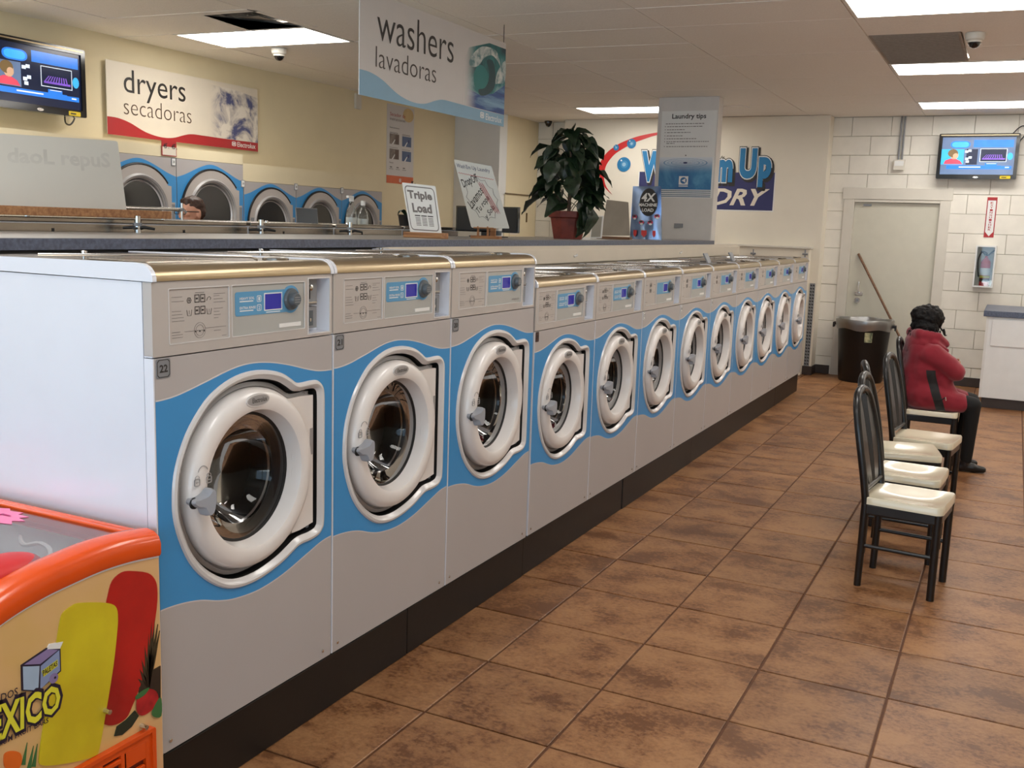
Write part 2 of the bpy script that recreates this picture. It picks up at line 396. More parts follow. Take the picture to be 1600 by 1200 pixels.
for i in range(-5, 4):
    for j in range(ND, 10):
        if (i, j) in LIGHTS or (i, j) in VENTS: continue
        q = cquad(i, j); q = [(x, min(y, YF)) for x, y in q]
        if q[0][1] >= YF-.01 or q[1][0]-q[0][0] < .02: continue
        P = lambda u, v, c: (u, v, CEIL+rdz-c)
        rdz = rnd.uniform(.0, .004)
        b = MB().plate([q], P, -.015, 0, M_ceil) if (j >= -4 and i < 2) else far.plate([q], P, -.015, 0, M_ceil)
        if b is not far: b.build('ceiling_panel', ceil, smooth=False)
far.build('panel_field', ceil, smooth=False, kind='stuff')
b = MB()
for i in range(-5, 5):
    x = GX0+i*PW
    if XL < x < XR: b.box(x-.011, x+.011, YN, YF, CEIL+.006, CEIL+.03, M_grid)
for j in range(ND, 11):
    y = GY0+j*PD; b.add([(XL, CY(XL, y)-.011, CEIL+.006), (XR, CY(XR, y)-.011, CEIL+.006), (XR, CY(XR, y)+.011, CEIL+.006), (XL, CY(XL, y)+.011, CEIL+.006)], [(0, 1, 2, 3)], M_grid)
b.build('ceiling_grid', ceil, smooth=False, kind='stuff')
LAB = {(0, -1): 'lit ceiling troffer nearest the camera above the chairs', (0, 3): 'lit ceiling troffer in the middle of the row above the chairs',
       (0, 7): 'lit ceiling troffer closest to the block wall, above the television', (-4, -1): 'lit ceiling troffer above the dryers, beside the black air vent',
       (-3, 7): 'lit ceiling troffer partly hidden behind the grey column'}
for (i, j) in sorted(LIGHTS):
    q = cquad(i, j, .006); cx = sum(p[0] for p in q)/4; cy = sum(p[1] for p in q)/4
    t = thing('ceiling_light', LAB.get((i, j), 'lit ceiling troffer of the rows beyond the picture edge'), 'ceiling light', (cx, cy, CEIL), group='fluorescent ceiling troffers')
    q = [(a-cx, c-cy) for a, c in q]; inn = [(a*.965, c*.93) for a, c in q]
    P = lambda u, v, c: (u, v, -c)
    MB().plate([q, inn], P, -.03, .003, M_frame).build('frame', t, smooth=False)
    MB().plate([inn], P, -.002, .0005, M_lamp).build('diffuser', t, smooth=False)
for (i, j), kind in VENTS.items():
    q = cquad(i, j, .006)
    if kind == 1: 
        q = [on((318, 24), 2, CEIL), on((405, 18), 2, CEIL), on((497, 43), 2, CEIL), on((392, 48), 2, CEIL)]; q = [(p.x, p.y) for p in q]
        fullq = cquad(i, j)
    cx = sum(p[0] for p in q)/4; cy = sum(p[1] for p in q)/4
    lab = 'black and silver square air diffuser beside the troffer over the dryers' if kind else ('brown stained return air panel, %s, in front of the middle troffer' % ('nearer one' if j == 1 else 'farther one'))
    t = thing('ceiling_vent', lab, 'vent', (cx, cy, CEIL))
    q = [(a-cx, c-cy) for a, c in q]; P = lambda u, v, c: (u, v, -c)
    if kind == 0:
        if True:
            x0, x1 = GX0+.006, GX0+.585; y0 = CY(.86, GY0+j*PD)+.006-cy; y1 = y0+PD-.012
            pl = mat('return_air', (150, 138, 126), .7, var=.08, scale=40)
            MB().plate([rect(x0-cx, x1-cx, y0, y1)], P, -.01, 0, pl).build('grille', t, smooth=False)
            b = MB()
            for k in range(18):
                yy = y0+.02+k*(y1-y0-.04)/17; b.box(x0-cx+.02, x1-cx-.02, yy-.004, yy+.004, -.003, .0, pl)
            b.build('louvre_set', t, smooth=False, kind='stuff')
            MB().plate([rect(x1+.01-cx, x1-cx+.62, y0, y1)], P, -.01, -.002, M_ceil).build('filler_panel', t, smooth=False)
    else:
        fq = [(a-cx, c-cy) for a, c in fullq]
        MB().plate([fq, q], P, -.012, 0, M_ceil).build('surround', t, smooth=False)
        MB().plate([q], P, -.05, -.045, M_black).build('throat', t, smooth=False)
        for s, zz, mm in ((.98, .0, mat('vent_metal', (170, 160, 150), .4)), (.72, .004, mat('vent_metal', (170, 160, 150), .4)), (.46, .006, mat('vent_metal', (170, 160, 150), .4))):
            a = [(x*s, y*s) for x, y in q]; c = [(x*(s-.20), y*(s-.20)) for x, y in q]
            vs = [(x, y, zz) for x, y in a]+[(x, y, zz+.014) for x, y in c]
            MB().add(vs, [(k, (k+1) % 4, 4+(k+1) % 4, 4+k) for k in range(4)], mm).build('diffuser_cone', t, smooth=False)
        MB().plate([[(x*.3, y*.3) for x, y in q]], P, -.02, -.018, mat('vent_metal', (150, 140, 130), .4)).build('centre_plate', t, smooth=False)
def dome(x, y, label, s=1, dark=False):
    t = thing('dome_camera', label, 'security camera', (x, y, CEIL)); m = M_blackgl if dark else M_trimw
    MB().lathe([(0, .062*s), (-.012*s, .064*s), (-.04*s, .058*s), (-.05*s, .045*s)], (0, 0, 0), (0, 0, 1), m, 24, True).build('mount', t)
    MB().ball((0, 0, -.052*s), (.042*s, .042*s, .045*s), M_blackgl).build('dome', t)
    b = MB().lathe([(-.046*s, .046*s), (-.06*s, .047*s), (-.06*s, .042*s), (-.046*s, .041*s)], (0, 0, 0), (0, 0, 1), m, 24); b.build('ring', t)
p = on((1524, 52), 2, CEIL); dome(p.x, p.y, 'white dome camera on the ceiling between the brown vent panel and the frame edge')
p = on((436, 76), 2, CEIL); dome(p.x, p.y, 'white dome camera on the ceiling under the troffer over the dryers')
p = on((857, 188), 1, 9.45); dome(p.x, 9.45, 'small black dome camera in the far corner above the plant', .8, True)
p = on((1148, 168), 2, CEIL)
tag(MB().lathe([(0, .16), (-.008, .16), (-.012, .12), (-.012, .0001)], (p.x, p.y, CEIL), (0, 0, 1), M_ceil, 32, True).build('ceiling_speaker', origin=(p.x, p.y, CEIL)), 'round ceiling speaker disc behind the grey column', 'speaker')

# column with poster
CX0, CX1, CYF = -1.83, -1.19, 7.5
column = struct(MB().box(CX0, CX1, CYF, CYF+.16, 0, CEIL, mat('column_grey', (212, 208, 204), .6, var=.02)).build('column', smooth=False, bev=.006))
# drywall ledge at the end of the machine row
struct(MB().box(-1.55, -.5, YD-.12, YD, 0, 1.475, M_dry).box(-1.6, -.48, YD-.135, YD, 1.475, 1.5, M_trimw).build('trim_1', smooth=False, bev=.004))

# ------------------------------------------------------------------ washers
XW = -.28
def dense(L, n=4): return smooth_curve(L, n, True)
BEZ = [(.053, .898), (.06, .96), (.082, 1.021), (.117, 1.08), (.176, 1.141), (.235, 1.175), (.298, 1.195), (.362, 1.202), (.43, 1.197), (.495, 1.181), (.54, 1.158), (.565, 1.143), (.59, 1.140), (.63, 1.141),
       (.665, 1.138), (.690, 1.122), (.702, 1.09), (.703, 1.0), (.703, .89), (.703, .78), (.702, .675), (.692, .648), (.67, .632), (.63, .626), (.59, .626), (.565, .622), (.54, .612), (.50, .596), (.447, .582), (.376, .571), (.3, .574),
       (.235, .595), (.165, .643), (.11, .705), (.073, .78), (.055, .845)]
WT = [(-.02, 1.163), (.03, 1.163), (.09, 1.170), (.184, 1.191), (.283, 1.214), (.362, 1.222), (.444, 1.216), (.531, 1.199), (.623, 1.175), (.687, 1.163), (.77, 1.160)]
WB = [(-.02, .606), (.03, .606), (.09, .600), (.152, .587), (.224, .562), (.291, .547), (.39, .541), (.498, .555), (.614, .586), (.696, .608), (.77, .614)]
def washer(label, cat, y0, spec):
    """front loader in local axes: x out of the front, y along the row, z up"""
    S = spec; W = S['w']; s = S['s']; zb = .2; zs = S['seam']; zt = S['top']; D = S['depth']
    gu = lambda u: S['cu']+s*(u-.37); gz = lambda z: S['cz']+s*(z-.886)
    t = thing('washing_machine', label, cat, (XW, y0, 0), group=S['group'])
    P = PX(0)
    # body
    b = MB()
    for ya, yb in ((.002, .012), (W-.012, W-.002)): b.box(-D, -.034, ya, yb, zb, zt-.003, M_side).box(-.031, -.004, ya, yb, zb, zs-.002, M_side).box(-.031, -.004, ya, yb, zs, zt-.003, M_side)
    b.box(-D, -D+.01, .012, W-.012, zb, zt-.003, M_side).box(-D+.01, -.004, .012, W-.012, zb, zb+.01, M_black).box(-.05, -.03, .012, W-.012, zs-.012, zs, M_black)
    b.build('body', t, smooth=False)
    MB().box(-.03, .0005, .0, .0042, zb, zs-.002, M_side).build('side_edge', t, smooth=False)
    bez = [(gu(u), gz(z)) for u, z in dense(BEZ, 3)]
    b = MB().plate([rrect(.0055, W-.001, zb, zs-.0025, .004, 2), bez], P, -.02, 0, M_panel); b.build('front_panel', t, smooth=False)
    top = [(gu(u), gz(z)) for u, z in smooth_curve(WT, 5)]; bot = [(gu(u), gz(z)) for u, z in smooth_curve(WB, 5)]
    clipl = lambda L: [(min(max(u, .0058), W-.0015), z) for u, z in L]
    def uniq(L):
        o = []
        for p in L:
            if not o or abs(p[0]-o[-1][0]) > 1e-5: o.append(p)
        return o
    top, bot = uniq(clipl(top)), uniq(clipl(bot))
    if top[-1][0] < W-.003: top.append((W-.0015, top[-1][1])); bot.append((W-.0015, bot[-1][1]))
    if top[0][0] > .007: top.insert(0, (.0058, top[0][1])); bot.insert(0, (.0058, bot[0][1]))
    MB().plate([bot+top[::-1], bez], P, 0, .0008, M_blue).build('wave_band', t, smooth=False)
    for L, d in ((top, .0035), (bot, -.0035)):
        MB().plate([[(u, z) for u, z in L]+[(u, z+d) for u, z in L[::-1]]], P, 0, .001, M_bezel).build('band_edge', t, smooth=False)
    # bezel: rounded lip going in
    L0 = bez; rings = [(L0, .001), (offset(L0, .004*s), .007), (offset(L0, .012*s), .009), (offset(L0, .02*s), .004), (offset(L0, .024*s), -.004), (offset(L0, .027*s), -.006), (offset(L0, .03*s), -.047)]
    b = MB(); n = len(L0); vs = [P(u, v, c) for L, c in rings for u, v in L]
    b.add(vs, [(k*n+i, k*n+(i+1) % n, (k+1)*n+(i+1) % n, (k+1)*n+i) for k in range(len(rings)-2) for i in range(n)], M_bezel)
    b.build('bezel', t)
    k = len(rings)-2; MB().add(vs[k*n:], [(i, (i+1) % n, n+(i+1) % n, n+i) for i in range(n)], M_black).build('bezel_gasket', t)
    MB().plate([offset(L0, .029*s), circ(S['cu'], S['cz'], .2*s+.004, 40)], P, -.046, -.046, M_black).build('gasket', t, smooth=False)
    inner = [(u-(.010*s if u > gu(.655) else 0), v) for u, v in offset(L0, .0365*s)]
    cu, cz = S['cu'], S['cz']
    hole = circ(cu, cz, .2*s, 40)
    b = MB(); r2 = [(inner, -.045), (inner, -.024), (offset(inner, .012*s), -.020), (offset(inner, .016*s), -.027), (offset(inner, .02*s), -.027)]
    n = len(inner); vs = [P(u, v, c) for L, c in r2 for u, v in L]
    b.add(vs, [(k*n+i, k*n+(i+1) % n, (k+1)*n+(i+1) % n, (k+1)*n+i) for k in range(4) for i in range(n)], M_rec)
    b.plate([r2[-1][0], hole], P, -.027, -.027, M_rec)
    b.build('recess_plate', t)
    # drum
    b = MB(); R = .2*s
    prof = [(0, R+.003), (-.03, R*.96), (-.045, R*.92), (-.06, R*1.0), (-.10, R*.93), (-.13, R*.92), (-.14, R*1.06), (-.40, R*1.06), (-.42, .001)]
    b.lathe(prof[:2], (-.04, cu, cz), (1, 0, 0), M_black, 40); b.lathe(prof[1:4], (-.04, cu, cz), (1, 0, 0), M_dark, 40); b.lathe(prof[3:6], (-.04, cu, cz), (1, 0, 0), M_drum, 40); b.lathe(prof[5:], (-.04, cu, cz), (1, 0, 0), M_dark, 40)
    for k in range(3): b.tube([(-.1-.33*j, cu+R*.93*math.cos(k*2.09+.5), cz+R*.93*math.sin(k*2.09+.5)) for j in (0, 1)], .02*s, M_drum, 6)
    b.build('drum', t)
    b = MB().lathe([(.0, .009), (.004, .009), (.006, .006), (.006, .0001)], (-.04, gu(.088), gz(.985)), (1, 0, 0), M_black, 10).lathe([(.0, .009), (.004, .009), (.006, .006), (.006, .0001)], (-.04, gu(.092), gz(.80)), (1, 0, 0), M_black, 10)
    b.box(-.04, -.03, gu(.08), gu(.1), gz(.83), gz(.87), M_black); b.build('latch_strike', t, kind='stuff')
    # door, hinged on the far side
    H = Vector((-.03, gu(.672), cz)); A = (1, 0, 0); C = (0, cu, cz)
    ro, ri = .265*s, .194*s
    prof = [(-.04, ro*.985), (-.02, ro), (-.008, ro*.998), (.005, ro*.982), (.014, ro*.95), (.019, ro*.90), (.0195, ri*1.10), (.015, ri*1.045), (.0, ri*1.015), (-.03, ri*.985), (-.045, ri*.97)]
    b = MB().lathe(prof, C, A, M_ring, 64)
    hb = [(gu(.56), gz(.667)), (gu(.60), gz(.667)), (gu(.664), gz(.676)), (gu(.664), gz(1.09)), (gu(.60), gz(1.094)), (gu(.53), gz(1.094)), (gu(.55), gz(1.0)), (gu(.565), gz(.886)), (gu(.55), gz(.76))]
    b.plate([hb], P, -.04, -.012, M_ring)
    b.box(-.011, -.0105, gu(.648), gu(.663), gz(.90), gz(.985), M_rec)
    door = b.build('door', t, origin=H, bev=0)
    op = dict(pofs=H)
    gl = [(-.036, ri*.985), (-.037, ri*.9), (-.045, ri*.72), (-.085, ri*.62), (-.11, ri*.45), (-.12, .0005)]
    MB().lathe([(-.040, ri*.99), (-.032, ri*.985), (-.034, ri*.94), (-.05, ri*.93)], C, A, M_black, 48).build('seal', door, pofs=H)
    MB().lathe(gl, C, A, M_glass, 48).build('glass', door, pofs=H)
    MB().lathe([(-.07, ri*.80), (-.066, ri*.775), (-.07, ri*.75)], C, A, M_chrome, 48).build('glass_rim', door, pofs=H)
    # handle
    hu, hz = gu(.128), gz(.872); s0 = s; s = s*.66
    prof = [(-.042*s, .012*s), (-.04*s, .018*s), (-.01*s, .012*s), (.02*s, .008*s), (.045*s, -.008*s), (.06*s, -.02*s)]
    out = [(hu-.042*s, hz+.004), (hu-.036*s, hz+.022*s), (hu-.018*s, hz+.024*s), (hu+.008*s, hz+.036*s), (hu+.026*s, hz+.058*s), (hu+.044*s, hz+.054*s), (hu+.05*s, hz+.02*s), (hu+.042*s, hz-.03*s), (hu+.026*s, hz-.052*s), (hu+.010*s, hz-.05*s), (hu-.002*s, hz-.02*s), (hu-.02*s, hz-.014*s)]
    out = smooth_curve(out, 3, True)
    b = MB(); vs = []; n = len(out)
    for k, (c, d) in enumerate(((.016, 0), (.032, 0), (.046, .006*s))):
        L = offset(out, d) if d else out; vs += [P(u, v, c+.012*math.sin((u-hu)*40/s)) for u, v in L]
    b.add(vs, [(k*n+i, k*n+(i+1) % n, (k+1)*n+(i+1) % n, (k+1)*n+i) for k in range(2) for i in range(n)]+[tuple(2*n+i for i in range(n))], M_handle)
    b.build('handle', door, pofs=H)
    MB().lathe([(.018, .024*s), (.0225, .023*s), (.023, .0001)], (0, hu-.022*s, hz+.002), A, M_black, 20).build('handle_seat', door, pofs=H)
    s = s0
    # badge
    bu, bz = cu, cz+.232*s
    MB().plate([circ(bu, bz, .049*s, 32, .019*s)], P, .016, .0215, M_bezel).plate([circ(bu, bz, .045*s, 32, .0155*s)], P, .016, .0222, M_rec).build('badge', door, pofs=H)
    if S['detail']:
        text('Electrolux', M_ink, P, bu-.026*s, bu+.036*s, bz-.006*s, bz+.008*s, 'badge_lettering', door, pofs=H, c=.0226, bold=.01)
        b = MB()
        for du in (-.022, .022):
            q = [(cu-.216*s+du*.8, .92*0+cz+.052*s)]; uu, zz = cu-.222*s+du, cz+.045*s-abs(du)*.0
            L = rrect(uu-.010, uu+.010, zz-.013, zz+.007, .004, 2); b.plate([L, offset(L, .0016)], P, .018, .0212, M_rec)
            L = circ(uu, zz+.008, .0075, 12, a0=0, a1=PI); b.tube([P(u, v, .0205) for u, v in L], .001, M_rec, 4)
            b.box(.019, .0214, uu-.004, uu+.004, zz-.004, zz-.002, M_rec)
        b.tube([P(u, v, .0205) for u, v in circ(cu-.222*s, cz+.066*s, .018, 14, a0=.3, a1=PI-.2)], .0011, M_rec, 4)
        b.build('lock_mark', door, pofs=H, kind='stuff')
    if S.get('ajar'): door.rotation_euler = (0, 0, S['ajar'])
    # control fascia with the coin opening
    z0, z1 = zs+.001, zt-.001; cm = S['ctl']; kz = (zt-zs)/.193
    Z = lambda z: zs+(z-1.275)*kz
    c0, c1 = cm['coin']; coin = rect(c0, c1, Z(1.286), Z(1.455))
    i0 = rrect(cm['i0'], cm['i1'], Z(1.305), Z(1.447), .003, 2); i1 = rrect(cm['i1']+.011, cm['j1'], Z(1.305), Z(1.447), .003, 2)
    MB().plate([rrect(.001, W-.001, z0, z1, .005, 3), coin, i0, i1], P, -.03, .0, M_fascia).build('control_fascia', t, smooth=False)
    for L, nm in ((i0, 'programme_plate'), (i1, 'display_plate')):
        b = MB().plate([L], P, 0, -.0025, M_inset if L is i1 else M_fascia)
        b.plate([offset(L, -.0015), offset(L, .001)], P, -.002, .0012, M_bezel); q = b.build(nm, t, smooth=False)
    prints = MB()
    ww = cm['i1']-cm['i0']; U = lambda f: cm['i0']+f*ww; V = lambda f: Z(1.305+f*.142)
    if S['detail'] < 2: lines = [(.05, .22, .84), (.05, .24, .76), (.05, .2, .58), (.05, .22, .52), (.05, .24, .46), (.05, .25, .4), (.74, .94, .86), (.74, .84, .82), (.74, .9, .76), (.74, .94, .7), (.74, .9, .58), (.74, .84, .52), (.74, .86, .46), (.74, .82, .4), (.05, .18, .2), (.05, .22, .15), (.05, .22, .10), (.74, .86, .16), (.88, .96, .05)]
    else: lines = [(.05, .22, .8), (.05, .24, .5), (.74, .94, .8), (.74, .9, .5), (.05, .22, .12)]
    h = .006 if S['detail'] < 2 else .012
    for a, c, v in lines: prints.plate([rect(U(a), U(c), V(v), V(v)+h*.142*1.4)], P, -.002, -.0018, M_inkg)
    for v0 in (.72, .5):
        for u0 in (.42, .515): 
            L = rect(U(u0), U(u0+.08), V(v0), V(v0+.15)); prints.plate([L, offset(L, .0022)], P, -.002, -.0017, M_ink)
            prints.plate([rect(U(u0+.02), U(u0+.055), V(v0+.06), V(v0+.09))], P, -.002, -.0017, M_ink)
    prints.plate([rect(U(.43), U(.58), V(.9), V(.907))], P, -.002, -.0017, M_ink)
    if S['detail'] < 2:
        L = circ(U(.33), V(.77), .0085, 6); prints.plate([L, offset(L, .0016)], P, -.002, -.0017, M_ink); 
        for a in (0, PI/3, 2*PI/3): prints.tube([P(U(.33)+.005*math.cos(a)*k, V(.77)+.005*math.sin(a)*k, -.0018) for k in (-1, 1)], .0006, M_ink, 3)
        for uu in (.33, .66): prints.tube([P(U(uu)+a, V(.53)+c, -.0018) for a, c in ((-.009, .009), (-.006, -.006), (.006, -.006), (.009, .009))], .0006, M_ink, 4); prints.tube([P(U(uu), V(.53)+c, -.0018) for c in (-.003, .008)], .0005, M_ink, 3)
        prints.tube([P(U(.62)+a, V(.77)+c, -.0018) for a, c in ((0, -.004), (.004, .004), (.01, .007), (.016, .003), (.013, -.002))], .0006, M_ink, 4)
        for r in (.021, .015): 
            L = circ(U(.5), V(.2), r, 22); prints.plate([L, offset(L, .0009)], P, -.002, -.0017, M_inkg)
        prints.tube([P(U(a), V(.2), -.0018) for a in (.25, .42)], .0005, M_inkg, 3); prints.tube([P(U(a), V(.23), -.0018) for a in (.6, .95)], .0005, M_inkg, 3)
        for k in range(5): prints.box(-.0022, -.0015, U(.42+.035*k), U(.44+.035*k), V(.17+.02*(k % 2)), V(.2), M_ink)
    prints.build('printed_guide', t, smooth=False, kind='stuff')
    # blue control label, display, knob
    bl0, kn = cm['blue'], cm['knob']; sz = .034*kz
    L = rrect(bl0, kn-.01, Z(1.36), Z(1.4275), .008, 4)
    MB().plate([L], P, -.003, -.0015, M_sticker).lathe([(-.003, .041), (-.0008, .041), (-.0006, .0001)], (0, kn, Z(1.397)), A, M_sticker, 32).build('control_label', t)
    b = MB(); l0, l1 = cm['lcd']
    b.plate([rect(l0-.003, l1+.003, Z(1.369), Z(1.42)), rect(l0, l1, Z(1.372), Z(1.417))], P, -.002, -.0008, M_white)
    b.plate([rect(l0, l1, Z(1.372), Z(1.417))], P, -.002, -.0012, M_lcd); b.build('display', t, smooth=False)
    if S['detail'] < 2:
        b = MB(); wl_ = l0-bl0
        text('HEAVY SOIL', M_white, P, bl0+.018, bl0+wl_*.64, Z(1.405), Z(1.4125), mb=b, c=-.0011, bold=.015); text('EXTRA RINSE', M_white, P, bl0+.018, bl0+wl_*.68, Z(1.3785), Z(1.386), mb=b, c=-.0011, bold=.015)
        for z in (1.399, 1.3725): b.plate([rect(bl0+.018, bl0+wl_*.6, Z(z), Z(z)+.003)], P, -.0015, -.0011, M_white)
        for z, n_ in ((1.3985, '1'), (1.373, '2')):
            u = bl0+wl_*.80; Lq = rrect(u-.009, u+.009, Z(z)-.002, Z(z)+.016, .003, 2); b.plate([Lq, offset(Lq, .0016)], P, -.0015, -.0011, M_white); text(n_, M_white, P, u-.003, u+.003, Z(z)+.002, Z(z)+.012, mb=b, c=-.0011, bold=.02)
        b.plate([rect(l0+.006, l1-.006, Z(1.363), Z(1.3655))], P, -.0015, -.0011, M_white)
        b.build('label_lettering', t, smooth=False)
    b = MB().lathe([(-.001, .033), (.004, .033), (.008, .03), (.009, .021), (.02, .02), (.024, .017), (.024, .0001)], (0, kn, Z(1.397)), A, M_knob, 28)
    for k in range(3): b.box(.024, .0248, kn-.012, kn+.012, Z(1.397)-.009+.007*k, Z(1.397)-.006+.007*k, M_plate)
    b.build('knob', t)
    if S['strip']: MB().plate([[(cm['strip'], Z(1.315)), (cm['strip']+.1, Z(1.315)), (cm['strip']+.1, Z(1.327)), (cm['strip'], Z(1.327))]], P, -.003, -.0008, M_white).build('maker_strip', t, smooth=False)
    else: text('compass pro', M_inkg, P, cm['strip']+.03, cm['strip']+.1, Z(1.315), Z(1.325), 'maker_strip', t, c=-.001)
    # coin box
    d = .05; b = MB()
    a0, a1 = coin[0]; e0, e1 = coin[2]; a0 += .0012; a1 += .0012; e0 -= .0012; e1 -= .0012
    b.add([P(a0, a1, 0), P(e0, a1, 0), P(e0, e1, 0), P(a0, e1, 0), P(a0, a1, -d), P(e0, a1, -d), P(e0, e1, -d), P(a0, e1, -d)], [(0, 1, 5, 4), (1, 2, 6, 5), (2, 3, 7, 6), (3, 0, 4, 7), (4, 5, 6, 7)], M_side)
    b.plate([offset(coin, -.003), rect(a0, e0, a1, e1)], P, .0002, .0015, M_bezel)
    cb = b.build('coin_recess', t, smooth=False)
    zm = (a1+e1)/2
    MB().box(-d, -.018, a0, a0+(e0-a0)*.62, zm+.0, e1-.001, M_plate).box(-.018, -.0165, a0+(e0-a0)*.26, a0+(e0-a0)*.29, zm+.02, zm+.05, M_black).box(-.018, -.012, a0+(e0-a0)*.1, a0+(e0-a0)*.55, zm+.008, zm+.012, M_chrome).build('coin_slide', cb, smooth=False)
    b = MB().lathe([(0, .009), (.008, .009), (.01, .006), (.01, .0001)], (-.018, a0+(e0-a0)*.28, zm+.055), A, M_chrome, 14); b.build('coin_lock', cb)
    MB().box(-d, -.022, a0, a0+(e0-a0)*.66, a1+.012, zm-.004, M_plate).box(-.022, -.021, a0+.003, a0+(e0-a0)*.48, a1+.02, zm-.016, M_knob).build('coin_tray', cb, smooth=False)
    MB().box(-.022, -.018, a0+(e0-a0)*.3, a0+(e0-a0)*.36, zm-.05, zm-.04, M_chrome).build('coin_button', cb, smooth=False)
    # steel top with the rolled front edge, and end caps
    pr = [(.004, zt), (.004, zt+.008), (0, zt+.02), (-.01, zt+.032), (-.026, zt+.039), (-.048, zt+.041)]
    def sweep(prof, y0_, y1_, m, cap=True):
        q = MB(); n = len(prof); q.add([(x, y0_, z) for x, z in prof]+[(x, y1_, z) for x, z in prof], [(i, i+1, n+i+1, n+i) for i in range(n-1)]+([tuple(range(n)), tuple(range(n, 2*n))[::-1]] if cap else []), m); return q
    sweep(pr+[(-.048, zt)], .014, W-.014, M_steelb).build('rolled_edge', t)
    sweep([(-.049, zt+.04), (-D, zt+.031), (-D, zt-.002), (-.049, zt-.002)], .014, W-.014, M_steel).build('top_plate', t, smooth=False)
    cp = [(.006, zt-.001), (.006, zt+.009), (.001, zt+.023), (-.01, zt+.035), (-.027, zt+.043), (-.05, zt+.045), (-D, zt+.035), (-D, zt-.02*0), ]
    for ya, yb in ((.0, .013), (W-.013, W)): sweep(cp, ya, yb, M_side).build('end_cap', t)
    b = MB().box(-.34, -.12, .1, W-.35, zt+.038, zt+.042, M_steel); hatch = b.build('dispenser_lid', t, smooth=False, bev=.002)
    MB().tube([(-.06, W*.62, zt+.045), (-.1, W*.62+.02, zt+.05), (-.3, W*.35, zt+.05), (-.5, W*.1, zt+.045)], .0035, M_chrome, 6).build('lid_rod', t)
    MB().lathe([(0, .04), (.006, .04), (.009, .03), (.009, .0001)], (-.09, W*.78, zt+.04), (0, 0, 1), M_steel, 24).build('round_cap', t)
    MB().lathe([(0, .006), (.012, .006), (.014, .009), (.022, .009), (.024, .0001)], (-.45, W*.25, zt+.034), (0, 0, 1), M_chrome, 10).build('lid_bolt', t)
    if S.get('open_lid'):
        MB().obox((-.16, W*.55, zt+.075), (.012, .1, .085), (.0, -.5, 0), M_plate).build('open_lid', t, smooth=False, bev=.004)
    for u in (.031, W-.045): MB().lathe([(0, .006), (.003, .0055), (.004, .003), (.004, .0001)], (0, u, .228), A, M_chrome, 10).build('screw', t)
    # number plate
    if S['num']:
        pw, ph = S['pw']; u0, zz = .012, zs-.006
        L = [(u0+.006, zz-ph), (u0+pw-.006, zz-ph), (u0+pw, zz-ph+.006), (u0+pw, zz-.006), (u0+pw-.006, zz), (u0+.006, zz), (u0, zz-.006), (u0, zz-ph+.006)]
        b = MB().plate([rrect(u0-.002, u0+pw+.002, zz-ph-.002, zz+.002, .004, 2)], P, 0, .002, S['pm'])
        b.plate([L, [(u0+pw/2+(u-u0-pw/2)*.92, zz-ph/2+(v-zz+ph/2)*.92) for u, v in L]], P, .002, .0026, M_ink)
        np_ = b.build('number_plate', t, smooth=False, label=S['plabel'])
        text(S['num'], M_ink if S['pm'] is not M_plated else M_black, P, u0+pw*.18, u0+pw*.82, zz-ph*.72, zz-ph*.28, 'digits', np_, c=.0028, bold=.03)
    return t
big = dict(w=.7455, s=1.0, cu=.37, cz=.886, seam=1.275, top=1.468, depth=.87, detail=1, strip=True, pw=(.043, .046), pm=M_plate, plabel='grey number plate', group='three tall washing machines',
           ctl=dict(i0=.058, i1=.278, j1=.607, coin=(.624, .731), blue=.304, knob=.543, lcd=(.427, .5), strip=.49))
small = dict(w=.735, s=.94, cu=.355, cz=.805, seam=1.163, top=1.362, depth=.72, detail=1, strip=True, pw=(.03, .042), pm=M_white, plabel='small white number plate', group='row of nine shorter washing machines',
             ctl=dict(i0=.03, i1=.225, j1=.563, coin=(.584, .698), blue=.248, knob=.492, lcd=(.37, .445), strip=.44))
washer('nearest tall grey washer numbered 22, its white side facing the freezer', 'washing machine', -.897, dict(big, num='22'))
washer('tall grey washer numbered 21, between washers 22 and 20', 'washing machine', -.147, dict(big, num='21'))
washer('tall grey washer numbered 20, last of the three tall ones, door not quite shut', 'washing machine', .603, dict(big, num='20', ajar=.035, strip=False))
ordn = ['shorter washer with a small brown number plate, directly beside tall washer 20', 'second of the shorter washers, next to the one with the brown plate', 'third of the shorter washers, counting from tall washer 20',
        'fourth of the shorter washers, door slightly ajar', 'fifth of the shorter washers, its soap lid standing open', 'sixth of the shorter washers, its soap lid standing open', 'seventh of the shorter washers',
        'eighth of the shorter washers, second from the end of the row', 'last washer of the row, its far end next to the drywall']
aj = [.0, .0, .02, .04, .0, .04, .0, .02, .05]
ymap = [1.365+.7385*k for k in range(9)]
for k in range(9):
    sp = dict(small, num=['19', None, '17', '16', '15', None, None, None, None][k], ajar=aj[k], detail=1 if k < 2 else 2, open_lid=k in (4, 5))
    if k == 0: sp.update(pm=M_plated, plabel='brown number plate')
    washer(ordn[k], 'washing machine', ymap[k], sp)
YE = 1.365+.7385*9
# plinth under the machines
b = MB(); yy = -.9
pl = None
segs = [-.9, .35, 1.36, 2.7, 4.1, 5.5, 6.9, YE]
pr = thing('plinth', 'black sheet metal plinth under the whole row of washers', 'plinth', (-.7, 3.5, 0))
for a, c in zip(segs, segs[1:]):
    dx = rnd.uniform(-.003, .003)
    MB().box(-1.1, -.298+dx, a+.0015, c-.0015, 0, .185, M_plinth).box(-1.1, -.305+dx, a, c, .185, .2, M_black).build('plinth_panel', pr, smooth=False, bev=.004, pofs=(-.7, 3.5, 0))
